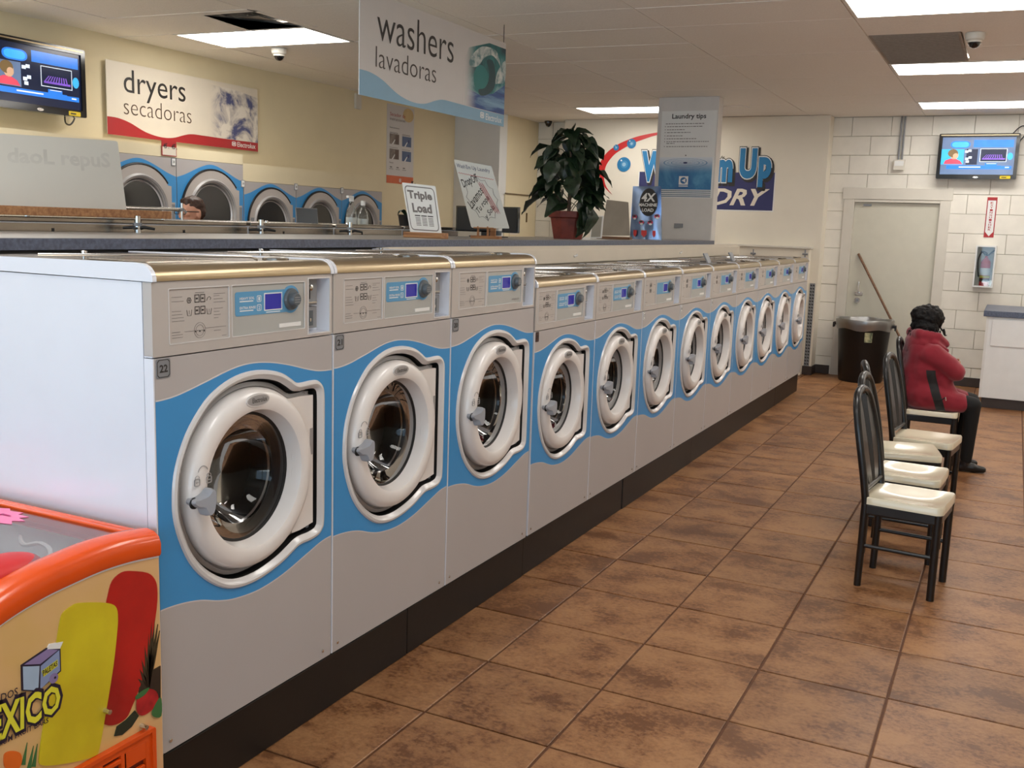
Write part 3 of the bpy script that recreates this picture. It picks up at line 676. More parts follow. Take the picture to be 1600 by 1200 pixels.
# cream service box behind the shorter machines
b = MB()
prof = [(-1.06, 1.385), (-1.045, 1.40), (-1.045, 1.485), (-1.075, 1.512), (-1.148, 1.505), (-1.148, 1.385), (-1.10, 1.385), (-1.10, 1.38)]
n = len(prof); b.add([(x, 1.362, z) for x, z in prof]+[(x, 8.15, z) for x, z in prof], [(i, (i+1) % n, n+(i+1) % n, n+i) for i in range(n)]+[tuple(range(n)), tuple(range(n, 2*n))[::-1]], M_cream)
sb = thing('service_cover', 'long cream metal cover behind the shorter washers, below the worktop', 'cover', (-1.1, 4.6, 1.38))
b.build('cover', sb, smooth=False, bev=.004, pofs=(-1.1, 4.6, 1.38))
for y in (3.6, 6.0):
    MB().tube([(-1.043, y-.02, 1.44), (-1.03, y, 1.448), (-1.043, y+.025, 1.452)], .007, M_white, 6).build('pull_tab', sb, pofs=(-1.1, 4.6, 1.38))
# partition and worktop between the two rows
tag(MB().box(-1.95, -1.18, -.9, CYF, 0, 1.505, mat('partition_grey', (90, 86, 82), .6)).build('machine_partition', smooth=False), 'dark bulkhead wall under the worktop between the two washer rows', 'partition')
wt = thing('worktop', 'long blue-grey laminate worktop above the washers, holding signs and the plant', 'worktop', (-1.5, 0, 1.51))
for a, c in ((-.95, 2.3), (2.3, CYF+.0)):
    MB().box(-1.98, -1.15, a+.001, c-.001, 1.508, 1.545, M_slab).box(-1.978, -1.152, a+.002, c-.002, 1.545, 1.5465, M_slabtop).build('worktop_slab', wt, smooth=False, bev=.002, pofs=(-1.5, 0, 1.51))

# back row washers seen only as steel backs above the worktop
def back_washer(y0, label):
    t = thing('back_row_washer', label, 'washing machine', (-2.02, y0, 0), group='washers of the second row, backs towards the worktop'); W = .745
    MB().box(-.9, -.006, .003, W-.003, 0, 1.585, M_side).box(-.006, 0, .006, W-.006, 1.44, 1.58, M_steel).build('body', t, smooth=False)
    MB().box(-.9, .004, .012, W-.012, 1.585, 1.606, M_steel).build('top_plate', t, smooth=False, bev=.004)
    P = lambda u, v, c: (-.9-c, u, v)
    MB().plate([rrect(.02, W-.02, .2, 1.3, .02)], P, 0, .006, M_panel).build('front_panel', t, smooth=False)
    MB().lathe([(0, .265), (-.03, .26), (-.04, .23), (-.03, .2), (0, .19)], (-.9, W/2, .886), (1, 0, 0), M_ring, 32).build('door', t)
    MB().lathe([(0, .012), (.006, .012), (.01, .006), (.01, .0001)], (-.05, .2, 1.606), (0, 0, 1), M_chrome, 12).build('bolt', t)
    MB().box(0, .003, .28, .29, 1.545, 1.56, M_black).build('cable_hole', t, smooth=False)
    return t
labs = ['back row washer beneath the big white board', 'back row washer behind the metal rail', 'back row washer carrying the open dark soap lid', 'back row washer behind the Triple Load sign', 'back row washer under the small potted orchid']
for k in range(5): back_washer(-.05+.7525*k, labs[k])
def valve(x, y, label):
    t = thing('water_valve', label, 'valve', (x, y, 1.5465)); 
    MB().cyl((0, 0, 0), (0, 0, .075), .014, M_chrome, 12).cyl((0, 0, .03), (0, 0, .045), .02, M_plate, 8).build('stem', t)
    MB().tube([(-.05, -.04, .02), (-.02, -.01, .024), (0, 0, .018), (.02, .02, .026), (.055, .05, .018)], [.006, .008, .012, .008, .006], M_black, 8).tube([(-.03, .05, .018), (0, 0, .02), (.03, -.05, .02)], .006, M_black, 8).build('handle', t)
p = on((215, 352), 0, -1.93); valve(-1.93, p.y, 'chrome valve with black handle at the back of the worktop, below the white board')
p = on((408, 355), 0, -1.93); valve(-1.93, p.y, 'chrome valve with black handle behind the worktop, left of the open soap lid')
p = on((547, 358), 0, -1.93); valve(-1.93, p.y, 'chrome valve with black handle at the back of the worktop, near the clear bottles')

# ------------------------------------------------------------------ dryers, fascia, signs of the left wall
XD = -4.33
def dryer(label, y0, Wd, top, cz, R, group):
    t = thing('tumble_dryer', label, 'dryer', (XD, y0, 0), group=group); P = PX(0)
    MB().box(-.48, -.022, .002, Wd-.002, 0, top, M_panel).build('body', t, smooth=False)
    MB().plate([rect(.002, Wd-.002, 0, top), circ(Wd*.5, cz, R*.8, 40)], P, -.02, 0, M_panel).build('front_panel', t, smooth=False)
    s = R/.36; cu = Wd*.5
    def band(z_, sg): return [(0, z_), (cu-.30*s, z_+.03*sg*s), (cu-.12*s, z_+.10*sg*s), (cu, z_+.125*sg*s), (cu+.12*s, z_+.10*sg*s), (cu+.30*s, z_+.03*sg*s), (Wd, z_)]
    hi = smooth_curve(band(cz+R*.78, 1), 6); lo = smooth_curve(band(cz-R*.78, -1), 6)
    cl = lambda L: [(min(max(u, .002), Wd-.002), z) for u, z in L]
    MB().plate([cl(lo)+cl(hi)[::-1], circ(cu, cz, R*.8, 40)], P, 0, .001, M_blue).build('wave_band', t, smooth=False)
    L = circ(cu, cz, R*.985, 40, a0=.62, a1=2*PI-.62)
    sq = [(cu+R*.90, cz-R*.56), (cu+R*.90, cz-R*.2), (cu+R*1.0, cz-R*.2), (cu+R*1.0, cz+R*.2), (cu+R*.90, cz+R*.2), (cu+R*.90, cz+R*.56)]
    out = L+sq
    MB().plate([out, circ(cu, cz, R*.7, 40)], P, 0, .02, M_fascia).plate([rect(cu+R*.9, cu+R*.99, cz-R*.2, cz+R*.16)], P, .02, .0215, M_plate).plate([rect(cu-R*.93, cu-R*.72, cz-R*.2, cz+R*.16)], P, .02, .0215, M_plate).build('door', t, smooth=False)
    b = MB().tube([P(u, v, .014) for u, v in circ(cu, cz, R*1.005, 36, a0=.66, a1=PI+1.2)], .010, M_black, 6); b.build('gasket', t)
    MB().lathe([(.02, R*.8), (.035, R*.76), (.03, R*.72), (-.01, R*.68), (-.02, R*.66)], (0, cu, cz), (1, 0, 0), M_rec, 48).lathe([(.0, R*.69), (.012, R*.672), (.0, R*.655)], (0, cu-.0, cz-.01), (1, 0, 0), M_bezel, 48).build('door_ring', t)
    MB().plate([circ(cu, cz, R*.67, 40)], P, -.04, -.001, M_blackgl).build('glass', t, smooth=False)
    return t
dryer('larger dryer half hidden behind the white board', 2.50, .765, 2.068, 1.655, .345, 'two larger dryers')
dryer('larger dryer behind the head of the man with glasses', 3.268, .765, 2.068, 1.655, .345, 'two larger dryers')
for k, l in enumerate(['smaller dryer next to the larger ones', 'middle one of the three smaller dryers', 'smaller dryer at the far end, behind the clear bottles']):
    dryer(l, 4.04+.702*k, .70, 1.932, 1.577, .31, 'three smaller dryers')
bulk = thing('dryer_bulkhead', 'cream wall fascia above the dryers', 'bulkhead', (XD, 4, 2))
po = (XD, 4, 2)
MB().box(XL+.002, XD-.005, .9, 4.035, 2.071, 2.155, M_wall).box(XL+.002, XD-.01, .9, 2.495, 0, 2.07, M_wall).build('fascia_panel', bulk, smooth=False, pofs=po)
MB().box(XL+.002, XD-.005, 4.037, 6.2, 1.935, 2.085, M_wall).box(XL+.002, XD-.005, 6.145, 6.2, 0, 1.935, M_wall).build('fascia_panel', bulk, smooth=False, pofs=po)
for p, n_ in (((270.5, 253), '20'), ((379, 287), '19'), ((462, 292), '18'), ((534, 298), '17')):
    q = on(p, 0, XD); b = MB().plate([rrect(q.y-.022, q.y+.022, q.z-.03, q.z+.03, .006, 3)], PX(XD), .0, .006, M_plate).plate([rrect(q.y-.017, q.y+.017, q.z-.025, q.z+.025, .004, 3)], PX(XD), .006, .007, M_white)
    o = tag(b.build('number_plate', origin=(XD, q.y, q.z), smooth=False), 'small square number plate above the dryer doors, number %s along' % {'20': 'first', '19': 'second', '18': 'third', '17': 'fourth'}[n_], 'plate', 'dryer number plates')
    text(n_, M_ink, PX(XD), q.y-.01, q.y+.01, q.z-.01, q.z+.01, 'digits', o, c=.0075, bold=.02, pofs=(XD, q.y, q.z))

def picmat(name, base, ca, cb, cc, axis, f0, f1, scale, lo=.42, hi=.58, stretch=(1, 1, 1)):
    m = bpy.data.materials.new(name); m.use_nodes = True; nt = m.node_tree; N = nt.nodes; L = nt.links; b = N['Principled BSDF']; b.inputs['Roughness'].default_value = .45
    tc = N.new('ShaderNodeTexCoord'); mp = N.new('ShaderNodeMapping'); mp.inputs['Scale'].default_value = stretch; L.new(tc.outputs['Object'], mp.inputs[0])
    no = N.new('ShaderNodeTexNoise'); no.inputs['Scale'].default_value = scale; no.inputs['Detail'].default_value = 8; no.inputs['Roughness'].default_value = .62; no.inputs['Distortion'].default_value = .5; L.new(mp.outputs[0], no.inputs[0])
    r = N.new('ShaderNodeValToRGB'); L.new(no.outputs['Fac'], r.inputs[0]); e = r.color_ramp.elements; e[0].position = lo; e[0].color = (*lin(ca), 1); e[1].position = hi; e[1].color = (*lin(cc), 1); k = e.new((lo+hi)/2); k.color = (*lin(cb), 1)
    sp = N.new('ShaderNodeSeparateXYZ'); L.new(tc.outputs['Object'], sp.inputs[0]); mr = N.new('ShaderNodeMapRange'); mr.interpolation_type = 'SMOOTHSTEP'; L.new(sp.outputs[axis], mr.inputs[0]); mr.inputs[1].default_value = f0; mr.inputs[2].default_value = f1
    mx = N.new('ShaderNodeMixRGB'); L.new(mr.outputs[0], mx.inputs[0]); mx.inputs[1].default_value = (*lin(base), 1); L.new(r.outputs[0], mx.inputs[2]); L.new(mx.outputs[0], b.inputs['Base Color']); return m

def banner(nm, label, X, y0, y1, z0, z1, base, wave, words, pic):
    w_, h_ = y1-y0, z1-z0; O = (X, y0, z0); t = thing(nm, label, 'sign', O); P = lambda u, v, c: (c, u*w_, v*h_)
    MB().plate([rect(0, 1, 0, 1)], P, -.006, 0, base, back=True).build('panel', t, smooth=False)
    wv = smooth_curve([(0, .24), (.06, .235), (.13, .19), (.22, .09), (.31, .045), (.39, .055), (.47, .12), (.52, .145), (.60, .145), (.75, .14), (1, .14)], 5)
    MB().plate([[(0, 0), (1, 0)]+wv[::-1]], P, 0, .0012, wave).build('wave', t, smooth=False)
    for body, u0, u1, v0, v1, m, bo in words: text(body, m, P, u0, u1, v0, v1, 'lettering', t, bold=bo, c=.0014, res=4)
    b = MB().plate([rrect(.80, .83, .045, .115, .01, 2), rect(.806, .824, .055, .105)], P, .0012, .0016, M_white).plate([circ(.815, .08, .006, 12, .02)], P, .0012, .0016, M_white); b.build('emblem', t, smooth=False)
    pic(t, P, w_, h_); return t
M_clouds = picmat('cloud_print', (222, 212, 196), (74, 80, 124), (190, 182, 176), (226, 218, 206), 1, 1.10, 1.30, 5, .40, .56)
def clouds(t, P, w_, h_):
    MB().plate([[(.63, .145), (1, .142), (1, .86), (.80, .93), (.63, .93)]], P, 0, .0008, M_clouds).build('cloud_picture', t, smooth=False)
s0 = on((172, 209), 0, XL+.03); 
banner('dryers_sign', 'white and red dryers sign with a cloud picture on the left wall', XL+.035, 3.02, 4.765, 2.236, 2.80, M_signw, M_red,
       [('dryers', .098, .478, .50, .918, M_ink, .0), ('secadoras', .095, .515, .30, .53, mat('brown_ink', (92, 72, 56), .5), -.014), ('Electrolux', .84, .98, .04, .118, M_white, .012)], clouds)
M_sea = picmat('sea_print', (206, 202, 200), (10, 60, 74), (20, 116, 118), (120, 160, 168), 1, 1.14, 1.32, 4, .38, .62)
M_seab = picmat('sea_blue', (206, 202, 200), (20, 40, 90), (30, 76, 140), (120, 160, 190), 1, 1.16, 1.34, 5, .35, .66, (1, .4, 2.2))
M_foam = picmat('foam_print', (206, 202, 200), (90, 130, 134), (170, 184, 184), (212, 216, 212), 1, 1.16, 1.24, 11, .4, .6)
def seapic(t, P, w_, h_):
    MB().plate([[(.66, .15), (1, .143), (1, .93), (.86, .93), (.70, .80), (.66, .6)]], P, 0, .0006, M_sea).build('sea_picture', t, smooth=False)
    MB().plate([[(.68, .148), (1, .143), (1, .5), (.9, .36), (.8, .3), (.70, .34)]], P, .0006, .0009, M_seab).build('water', t, smooth=False)
    MB().plate([smooth_curve([(.70, .62), (.73, .74), (.80, .86), (.89, .88), (.93, .84), (.96, .70), (.93, .76), (.88, .80), (.82, .74), (.78, .64), (.74, .60)], 3, True)], P, .0009, .0012, M_foam).plate([smooth_curve([(.915, .48), (.93, .62), (.97, .74), (1, .78), (1, .55), (.95, .50)], 3)], P, .0009, .0012, M_foam).build('foam', t, smooth=False)
    MB().plate([circ(.80, .48, .06, 28, .17)], P, .0009, .0011, mat('teal', (24, 124, 124), .45, var=.05)).plate([smooth_curve([(.78, .36), (.83, .40), (.86, .5), (.86, .62), (.84, .72), (.89, .74), (.915, .6), (.91, .44), (.86, .34), (.80, .3)], 3, True)], P, .0011, .0013, mat('deep_teal', (12, 66, 74), .45, var=.1)).build('wave_barrel', t, smooth=False)
ws = banner('washers_sign', 'grey and blue washers sign with a breaking wave, hung from the ceiling', -1.65, 1.925, 3.655, 2.312, 2.872, M_signg, M_skyb,
       [('washers', .095, .585, .565, .895, M_ink, -.006), ('lavadoras', .088, .465, .30, .50, mat('warm_ink', (72, 64, 60), .5), -.010), ('Electrolux', .845, .98, .035, .11, M_white, .006)], seapic)
for y in (.03, 1.70): MB().cyl((-.003, y, .555), (-.003, y, CEIL-2.312), .0025, M_black, 6).build('hanger', ws)
# notice card below the dryers sign, wall box, poster
P = PX(XD); a, c = on((252, 219), 0, XD), on((275.5, 245), 0, XD)
t = thing('price_card', 'small white card with red header reading 45 below the dryers sign', 'card', (XD, a.y, c.z)); po = (XD, a.y, c.z)
MB().plate([rect(a.y, c.y, c.z, a.z)], P, 0, .004, M_red).build('backing', t, smooth=False, pofs=po)
MB().plate([rect(a.y+.006, c.y-.006, c.z+.006, a.z-.045)], P, .004, .005, M_signw).build('face', t, smooth=False, pofs=po)
for k in (0, 1): text('45', M_ink, P, a.y+.012+k*.085, a.y+.055+k*.085, c.z+.055, c.z+.095, 'digits', t, c=.006, bold=.02, shear=.3, pofs=po); text('min', M_ink, P, a.y+.058+k*.085, a.y+.075+k*.085, c.z+.055, c.z+.065, 'lettering', t, c=.006, pofs=po)
q = on((557.5, 158.5), 0, XL); tag(MB().plate([rect(q.y-.05, q.y+.05, q.z-.08, q.z+.08)], PX(XL), 0, .03, M_trimw, True).build('wall_box', origin=(XL, q.y, q.z), smooth=False, bev=.004), 'small blank white box high on the left wall beside the hanging washers sign', 'box')
y0, y1, z0, z1 = 6.965, 7.53, 2.065, 2.94; t = thing('instruction_poster', 'tall dryer instruction poster with orange foot on the left wall', 'poster', (XL, y0, z0)); P = lambda u, v, c: (c, u*(y1-y0), v*(z1-z0))
MB().plate([rect(0, 1, 0, 1)], P, 0, .004, M_signg).plate([rect(0, 1, 0, .10)], P, .004, .005, mat('poster_orange', (214, 106, 60), .5)).plate([circ(.78, .9, .2, 20, .09)], P, .004, .0045, mat('poster_gold', (206, 180, 130), .5)).build('sheet', t, smooth=False)
text('Secador de', M_red, P, .1, .66, .855, .90, 'lettering', t, c=.006); text('instrucciones', M_inkg, P, .1, .66, .80, .835, 'lettering', t, c=.006); text('8', M_white, P, .46, .54, .02, .07, 'lettering', t, c=.006)
text('Instrucciones', M_ink, P, .1, .45, .70, .72, 'lettering', t, c=.006); text('Notas', M_ink, P, .1, .24, .255, .275, 'lettering', t, c=.006)
for k, (u, v) in enumerate(((.1, .50), (.56, .49), (.1, .31), (.56, .30))):
    MB().plate([rect(u, u+.34, v, v+.13)], P, .004, .006, mat('photo_blue', (86, 104, 140), .5) if k % 2 else mat('photo_grey', (150, 138, 128), .5, rgb2=(110, 98, 92))).plate([rect(u+.12+.1*(k % 2), u+.26, v+.05, v+.09)] if k % 2 else [rect(u+.2, u+.33, v+.005, v+.125)], P, .006, .007, M_navy if k % 2 else mat('photo_brown', (96, 76, 68), .5)).plate([[(u+.08, v), (u+.12, v), (u+.2, v+.06), (u+.17, v+.06)]], P, .007, .008, M_white).build('picture', t, smooth=False)
b = MB()
for u, v in ((.1, .645), (.1, .635), (.56, .64), (.56, .63), (.1, .455), (.56, .445)): b.plate([rect(u, u+.3, v, v+.005)], P, .004, .005, M_inkg)
for k in range(3): b.plate([rect(.12+.24*k, .2+.24*k, .2, .215)], P, .004, .005, M_inkg).plate([rect(.1+.24*k, .24+.24*k, .18, .186)], P, .004, .005, M_inkg)
b.build('fine_print', t, smooth=False, kind='stuff')
# staff door on the left side wall
d = struct(MB().box(-4.19, -4.17, 8.66, 9.32, 0, 2.02, M_wall).box(-4.17, -4.165, 8.72, 9.26, .2, .95, M_wall).build('door_1', smooth=False, bev=.006))
MB().plate([circ(8.99, 1.6, .2, 20, .12, 0, PI)+[(8.79, 1.05), (9.19, 1.05)]], PX(-4.17), 0, .006, M_wall).build('door_panel', d, smooth=False, bev=.003)
MB().box(-4.17, -4.155, 8.64, 9.34, 2.02, 2.035, mat('shadow_gap', (120, 100, 74), .6)).build('head_strip', d, smooth=False)
MB().cyl((-4.165, 9.28, 1.68), (-4.165, 9.28, 1.80), .012, mat('brass', (110, 84, 50), .35, metal=.8), 8).build('hinge', d)
a, c = on((796, 348), 0, -4.165), on((808.5, 367), 0, -4.165); P = PX(-4.165)
t = tag(MB().plate([rrect(a.y, c.y, c.z, a.z, .03)], P, 0, .004, M_signw).plate([rrect(a.y+.015, c.y-.015, (a.z+c.z)/2+.01, a.z-.012, .02)], P, .004, .005, M_red).build('staff_sign', origin=(-4.165, a.y, c.z), smooth=False), 'red and white employees only sign on the cream side door', 'sign')
text('EMPLOYEES', M_signw, P, a.y+.03, c.y-.03, (a.z+c.z)/2+.04, a.z-.04, 'lettering', t, c=.0065, bold=.03, pofs=(-4.165, a.y, c.z)); text('ONLY', M_red, P, a.y+.02, c.y-.02, c.z+.02, (a.z+c.z)/2-.005, 'lettering', t, c=.0065, bold=.04, pofs=(-4.165, a.y, c.z))

# ------------------------------------------------------------------ televisions
E1 = mat('screen_dark', (20, 30, 60), .15, emit=.5, var=.1); E2 = mat('screen_blue', (40, 120, 220), .15, emit=.75, var=.1, scale=12); E3 = mat('screen_cyan', (60, 170, 230), .15, emit=.8, var=.12, scale=9)
E4 = mat('screen_red', (200, 70, 90), .15, emit=.9, var=.1); E5 = mat('screen_skin', (196, 158, 128), .15, emit=.8, var=.08); E6 = mat('screen_violet', (130, 90, 200), .15, emit=.7, var=.2, scale=20); E7 = mat('screen_white', (215, 225, 240), .15, emit=.8)
E8 = mat('screen_haze', (96, 116, 150), .15, emit=.75, var=.15, scale=5)
def tv(label, P, w_, h_, O, cable, hazy):
    t = thing('television', label, 'television', O)
    P2 = lambda u, v, c: tuple(Vector(P(u*w_, v*h_, c)))
    MB().plate([rrect(0, 1, 0, 1, .02, 3)], P2, 0, .07, M_blackgl, True).build('casing', t, smooth=False, bev=.004)
    MB().plate([rrect(0, 1, 0, 1, .02, 3), rect(.045, .955, .10, .92)], P2, .07, .082, M_blackgl).plate([rect(.02, .98, .955, .975)], P2, .082, .083, M_steelb).build('bezel', t, smooth=False)
    s = MB(); Q = lambda L, m, c: s.plate([L], P2, .07, .0705+c*.0004, m)
    bgm = E8 if hazy else E1
    Q(rect(.045, .955, .10, .92), bgm, 0)
    Q(rect(.045, .33, .32, .66), E8 if not hazy else E3, 1); Q(rect(.36, .50, .32, .66), E1, 1); Q(rrect(.15, .40, .68, .84, .07), E2, 1); Q(rrect(.17, .38, .70, .82, .05), E3, 2); Q(rect(.44, .93, .70, .86), E2, 1)
    Q([(.08, .33), (.32, .33), (.29, .40), (.24, .44), (.16, .45), (.10, .41)], E4, 2); Q(circ(.21, .53, .05, 16, .1), E5, 2); Q(circ(.19, .57, .065, 16, .09), mat('screen_hair', (120, 96, 60), .2, emit=.5), 3); Q(circ(.225, .51, .035, 12, .06), E5, 4)
    for a_, b_ in ((.36, .58), (.4, .6), (.37, .42), (.41, .45), (.38, .36)): Q(rect(a_-.02, a_+.02, b_, b_+.05), E7, 2)
    Q(rect(.53, .86, .38, .67), E7, 1); Q(rect(.537, .853, .39, .66), E1, 2)
    for k in range(9): u = .56+.03*k; Q([(u, .45), (u+.012, .45), (u+.05-.008*k+.01, .54), (u+.05-.008*k, .54)], E6, 3)
    Q(rect(.56, .84, .43, .46), E6, 3)
    Q(rect(.12, .80, .22, .30), E2, 1); Q(rect(.28, .55, .255, .275), E7, 2); Q(rect(.80, .93, .22, .29), E2, 2); Q(rect(.60, .75, .30, .35), E2, 2); Q(rect(.62, .74, .335, .345), E7, 3); Q(rect(.85, .90, .25, .27), E7, 3); Q(circ(.90, .50, .035, 14, .08), E3, 3)
    s.build('screen', t, smooth=False)
    MB().plate([rrect(.80, .93, .01, .075, .01)], P2, .082, .0835, mat('yellow_label', (224, 196, 30), .5)).plate([rect(.82, .88, .03, .05)], P2, .0835, .084, M_ink).build('energy_label', t, smooth=False, label='yellow energy label')
    MB().plate([circ(.50, .04, .035, 16, .022)], P2, .082, .084, M_chrome).build('maker_badge', t, smooth=False)
    MB().tube([Vector(P(x*w_, z*h_, c)) for x, z, c in cable], .006, M_black, 6).build('cable', t)
    MB().plate([rect(.4, .6, .35, .65)], P2, -.095 if not hazy else -.03, 0, M_black, True).build('wall_bracket', t, smooth=False)
    return t
tv('black television on the left wall above the white board', lambda u, v, c: (c, u, v), .80, .485, (XL+.10, 1.90, 2.318), smooth_curve([(.82, -.01, .02), (.87, -.09, -.02), (.95, -.10, -.05), (1.01, 0, -.06), (1.04, .2, -.07), (1.08, .32, -.08), (1.03, .36, -.09)], 4), False)
tv('black television on the white block wall above the fire extinguisher', lambda u, v, c: (u, -c, v), .80, .485, (.755, YF-.04, 2.298), smooth_curve([(.90, 1.0, 0), (.96, 1.12, -.01), (1.02, 1.17, .0), (1.06, 1.1, 0), (1.04, .95, 0), (1.0, .85, 0), (.99, .75, .0)], 4), True)

# ------------------------------------------------------------------ column poster, shop sign
PC = lambda tlx, brx: None
x0, x1, z0, z1 = -1.785, -1.205, 1.975, 2.85; t = thing('laundry_tips_poster', 'Laundry tips poster with a blue water ripple on the grey column', 'poster', (x0, CYF, z0)); P = lambda u, v, c: (u*(x1-x0), -c, v*(z1-z0))
MB().plate([rect(0, 1, 0, 1)], P, 0, .004, M_white).build('sheet', t, smooth=False)
M_ripple = picmat('ripple_print', (226, 230, 234), (34, 96, 150), (50, 120, 170), (84, 150, 190), 2, .44, .24, 2, .4, .6)
MB().plate([rect(.0, .97, .095, .47)], P, .004, .0045, M_ripple).build('water_picture', t, smooth=False)
b = MB()
for r_, m_ in ((.40, M_cyan), (.33, M_skyb), (.26, M_cyan), (.18, M_skyb), (.10, M_navy)): L = circ(.48, .405, r_, 36, r_*.13); b.plate([L, [(u*.965+.48*.035, v*.965+.405*.035) for u, v in L]], P, .0045, .005, m_)
b.plate([circ(.48, .405, .04, 12, .01)], P, .0045, .005, M_navy).plate([circ(.48, .49, .014, 12, .008)], P, .004, .005, M_inkg); b.build('ripple', t, smooth=False, kind='stuff')
for v in (.075, .053, .03, .01): MB().plate([rect(.03, .97, v, v+.009)], P, .004, .005, mat('stripe_blue', (60, 96, 124), .5)).build('stripe', t, smooth=False)
MB().plate([rect(.38, .55, .15, .25), circ(.465, .2, .06, 20, .038)], P, .0045, .005, M_white).plate([[(.43, .2), (.50, .225), (.50, .175)]], P, .0045, .005, M_white).plate([rect(.38, .55, .13, .14)], P, .0045, .005, M_white).build('emblem', t, smooth=False)
text('Laundry tips', M_ink, P, .19, .81, .895, .968, 'heading', t, c=.005, bold=.02)
b = MB()
for v, a, c in ((.85, .08, .78), (.818, .11, .75), (.782, .11, .43), (.75, .11, .54), (.712, .11, .40), (.678, .11, .65), (.645, .11, .88), (.625, .11, .26), (.588, .11, .86)):
    u = a
    while u < c: l = rnd.uniform(.02, .06); b.plate([rect(u, min(u+l, c), v, v+.008)], P, .004, .005, M_inkg); u += l+.012
    if v != .85 and v != .625: b.plate([rect(.07, .08, v, v+.01)], P, .004, .005, M_ink)
b.build('fine_print', t, smooth=False, kind='stuff')
a = on((1060.5, 352.5), 1, CYF); tag(MB().plate([rect(a.x-.045, a.x+.045, a.z-.022, a.z+.022)], PY(CYF), 0, .02, M_plate, True).build('socket_box', origin=(a.x, CYF, a.z), smooth=False, bev=.003), 'small grey outlet box low on the grey column', 'box')

D2 = lambda p: (lambda q: (q.x, q.z))(on(p, 1, YD)); P = PY(YD)
t = thing('shop_sign', 'blue and red laundry shop logo on the drywall behind the column', 'sign', (0, YD, 0)); po = (0, YD, 0)
a, c = D2((994, 332)), D2((1211.5, 329)); top = D2((1211, 273))[1]
x0, x1, z0, z1 = -2.655, -.985, 1.905, 2.345
MB().plate([rect(x0-.012, x1+.012, z0-.014, z1)], P, 0, .002, M_white).plate([rect(x0, x1, z0, z1)], P, .002, .004, M_navy).build('navy_panel', t, smooth=False, pofs=po)
def outlined(body, u0, u1, v0, v1):
    for dx, m_, bo, c_ in ((.018, M_ink, .115, .006), (0, M_ink, .105, .007), (0, M_white, .085, .009), (0, M_cyan, .058, .012)):
        text(body, m_, P, u0+dx, u1+dx, v0-dx, v1-dx, 'lettering', t, bold=bo, c=c_, pofs=po, res=5, spacing=1.16, reg=True)
outlined("Wash'em", -2.61, -1.50, 2.25, 2.585); outlined('Up', -1.39, -1.045, 2.20, 2.60)
text('LAUNDRY', M_signw, P, -2.58, -1.03, 1.955, 2.155, 'lettering', t, bold=.025, shear=.35, c=.006, pofs=po)
o1 = [D2(p) for p in ((956.5, 304), (946, 294), (939, 282), (936, 268), (938, 255), (943, 245), (951, 236), (960, 229.5), (969.6, 223.5), (985, 217), (1001, 212), (1027, 207), (1060, 204))]
o2 = [D2(p) for p in ((1060, 207), (1027, 211), (1003, 218.5), (989, 224), (976, 231), (963, 239), (955, 247), (948, 257), (944.5, 268), (944, 280), (948, 293), (956.5, 304))]
MB().plate([smooth_curve(o1, 3)+smooth_curve(o2, 3)[1:-1]], P, 0, .004, M_redb).build('red_swoosh', t, smooth=False, pofs=po)
for px, py, r_ in ((963, 230.6, 5.2), (987, 224.5, 8.3), (975, 257, 12.6)):
    q = D2((px, py)); r = r_/141
    b = MB().plate([circ(q[0], q[1], r, 32)], P, .004, .006, M_cyan).plate([circ(q[0]+r*.05, q[1], r*.55, 24)], P, .006, .0065, mat('bubble_mid', (70, 140, 188), .45)).plate([circ(q[0]+r*.02, q[1], r*.28, 20)], P, .0065, .007, mat('bubble_light', (150, 190, 214), .45)).plate([circ(q[0]-r*.4, q[1]+r*.55, r*.12, 12)], P, .006, .007, M_white)
    b.build('bubble', t, smooth=False, pofs=po)

# ------------------------------------------------------------------ door, wall fittings of the back wall
dr = struct(MB().box(DX0, DX1, YF+.03, YF+.075, .01, DH, M_door).build('door_2', smooth=False, bev=.003))
b = MB().cyl((-.002+.03, YF+.03, 1.10), (-.002+.03, YF-.02, 1.10), .012, M_chrome, 10).box(-.01, .075, YF+.015, YF+.03, .955, 1.0, M_chrome).box(.02, .035, YF-.03, YF-.015, .99, 1.12, M_chrome).box(.02, .035, YF-.03, YF+.03, .98, .995, M_chrome); b.build('door_handle', dr, bev=.003)
MB().cyl((.02, YF+.03, .90), (.02, YF+.012, .90), .032, M_chrome, 18).cyl((.02, YF+.012, .90), (.02, YF+.006, .90), .018, M_plate, 14).build('deadbolt', dr)
MB().box(.0, .09, YF+.01, YF+.03, DH-.04, DH-.02, M_plate).build('closer_plate', dr, smooth=False)
b = MB().box(-.235, .945, YF-.018, YF, DH+.035, DH+.165, M_trimw).box(-.215, DX0-.0, YF-.016, YF+.03, 0, DH+.033, M_trimw).box(DX1+.0, .93, YF-.016, YF+.03, 0, DH+.033, M_trimw).box(DX0, DX1, YF-.01, YF+.03, DH+.002, DH+.033, M_trimw)
struct(b.build('trim_2', smooth=False, bev=.003))
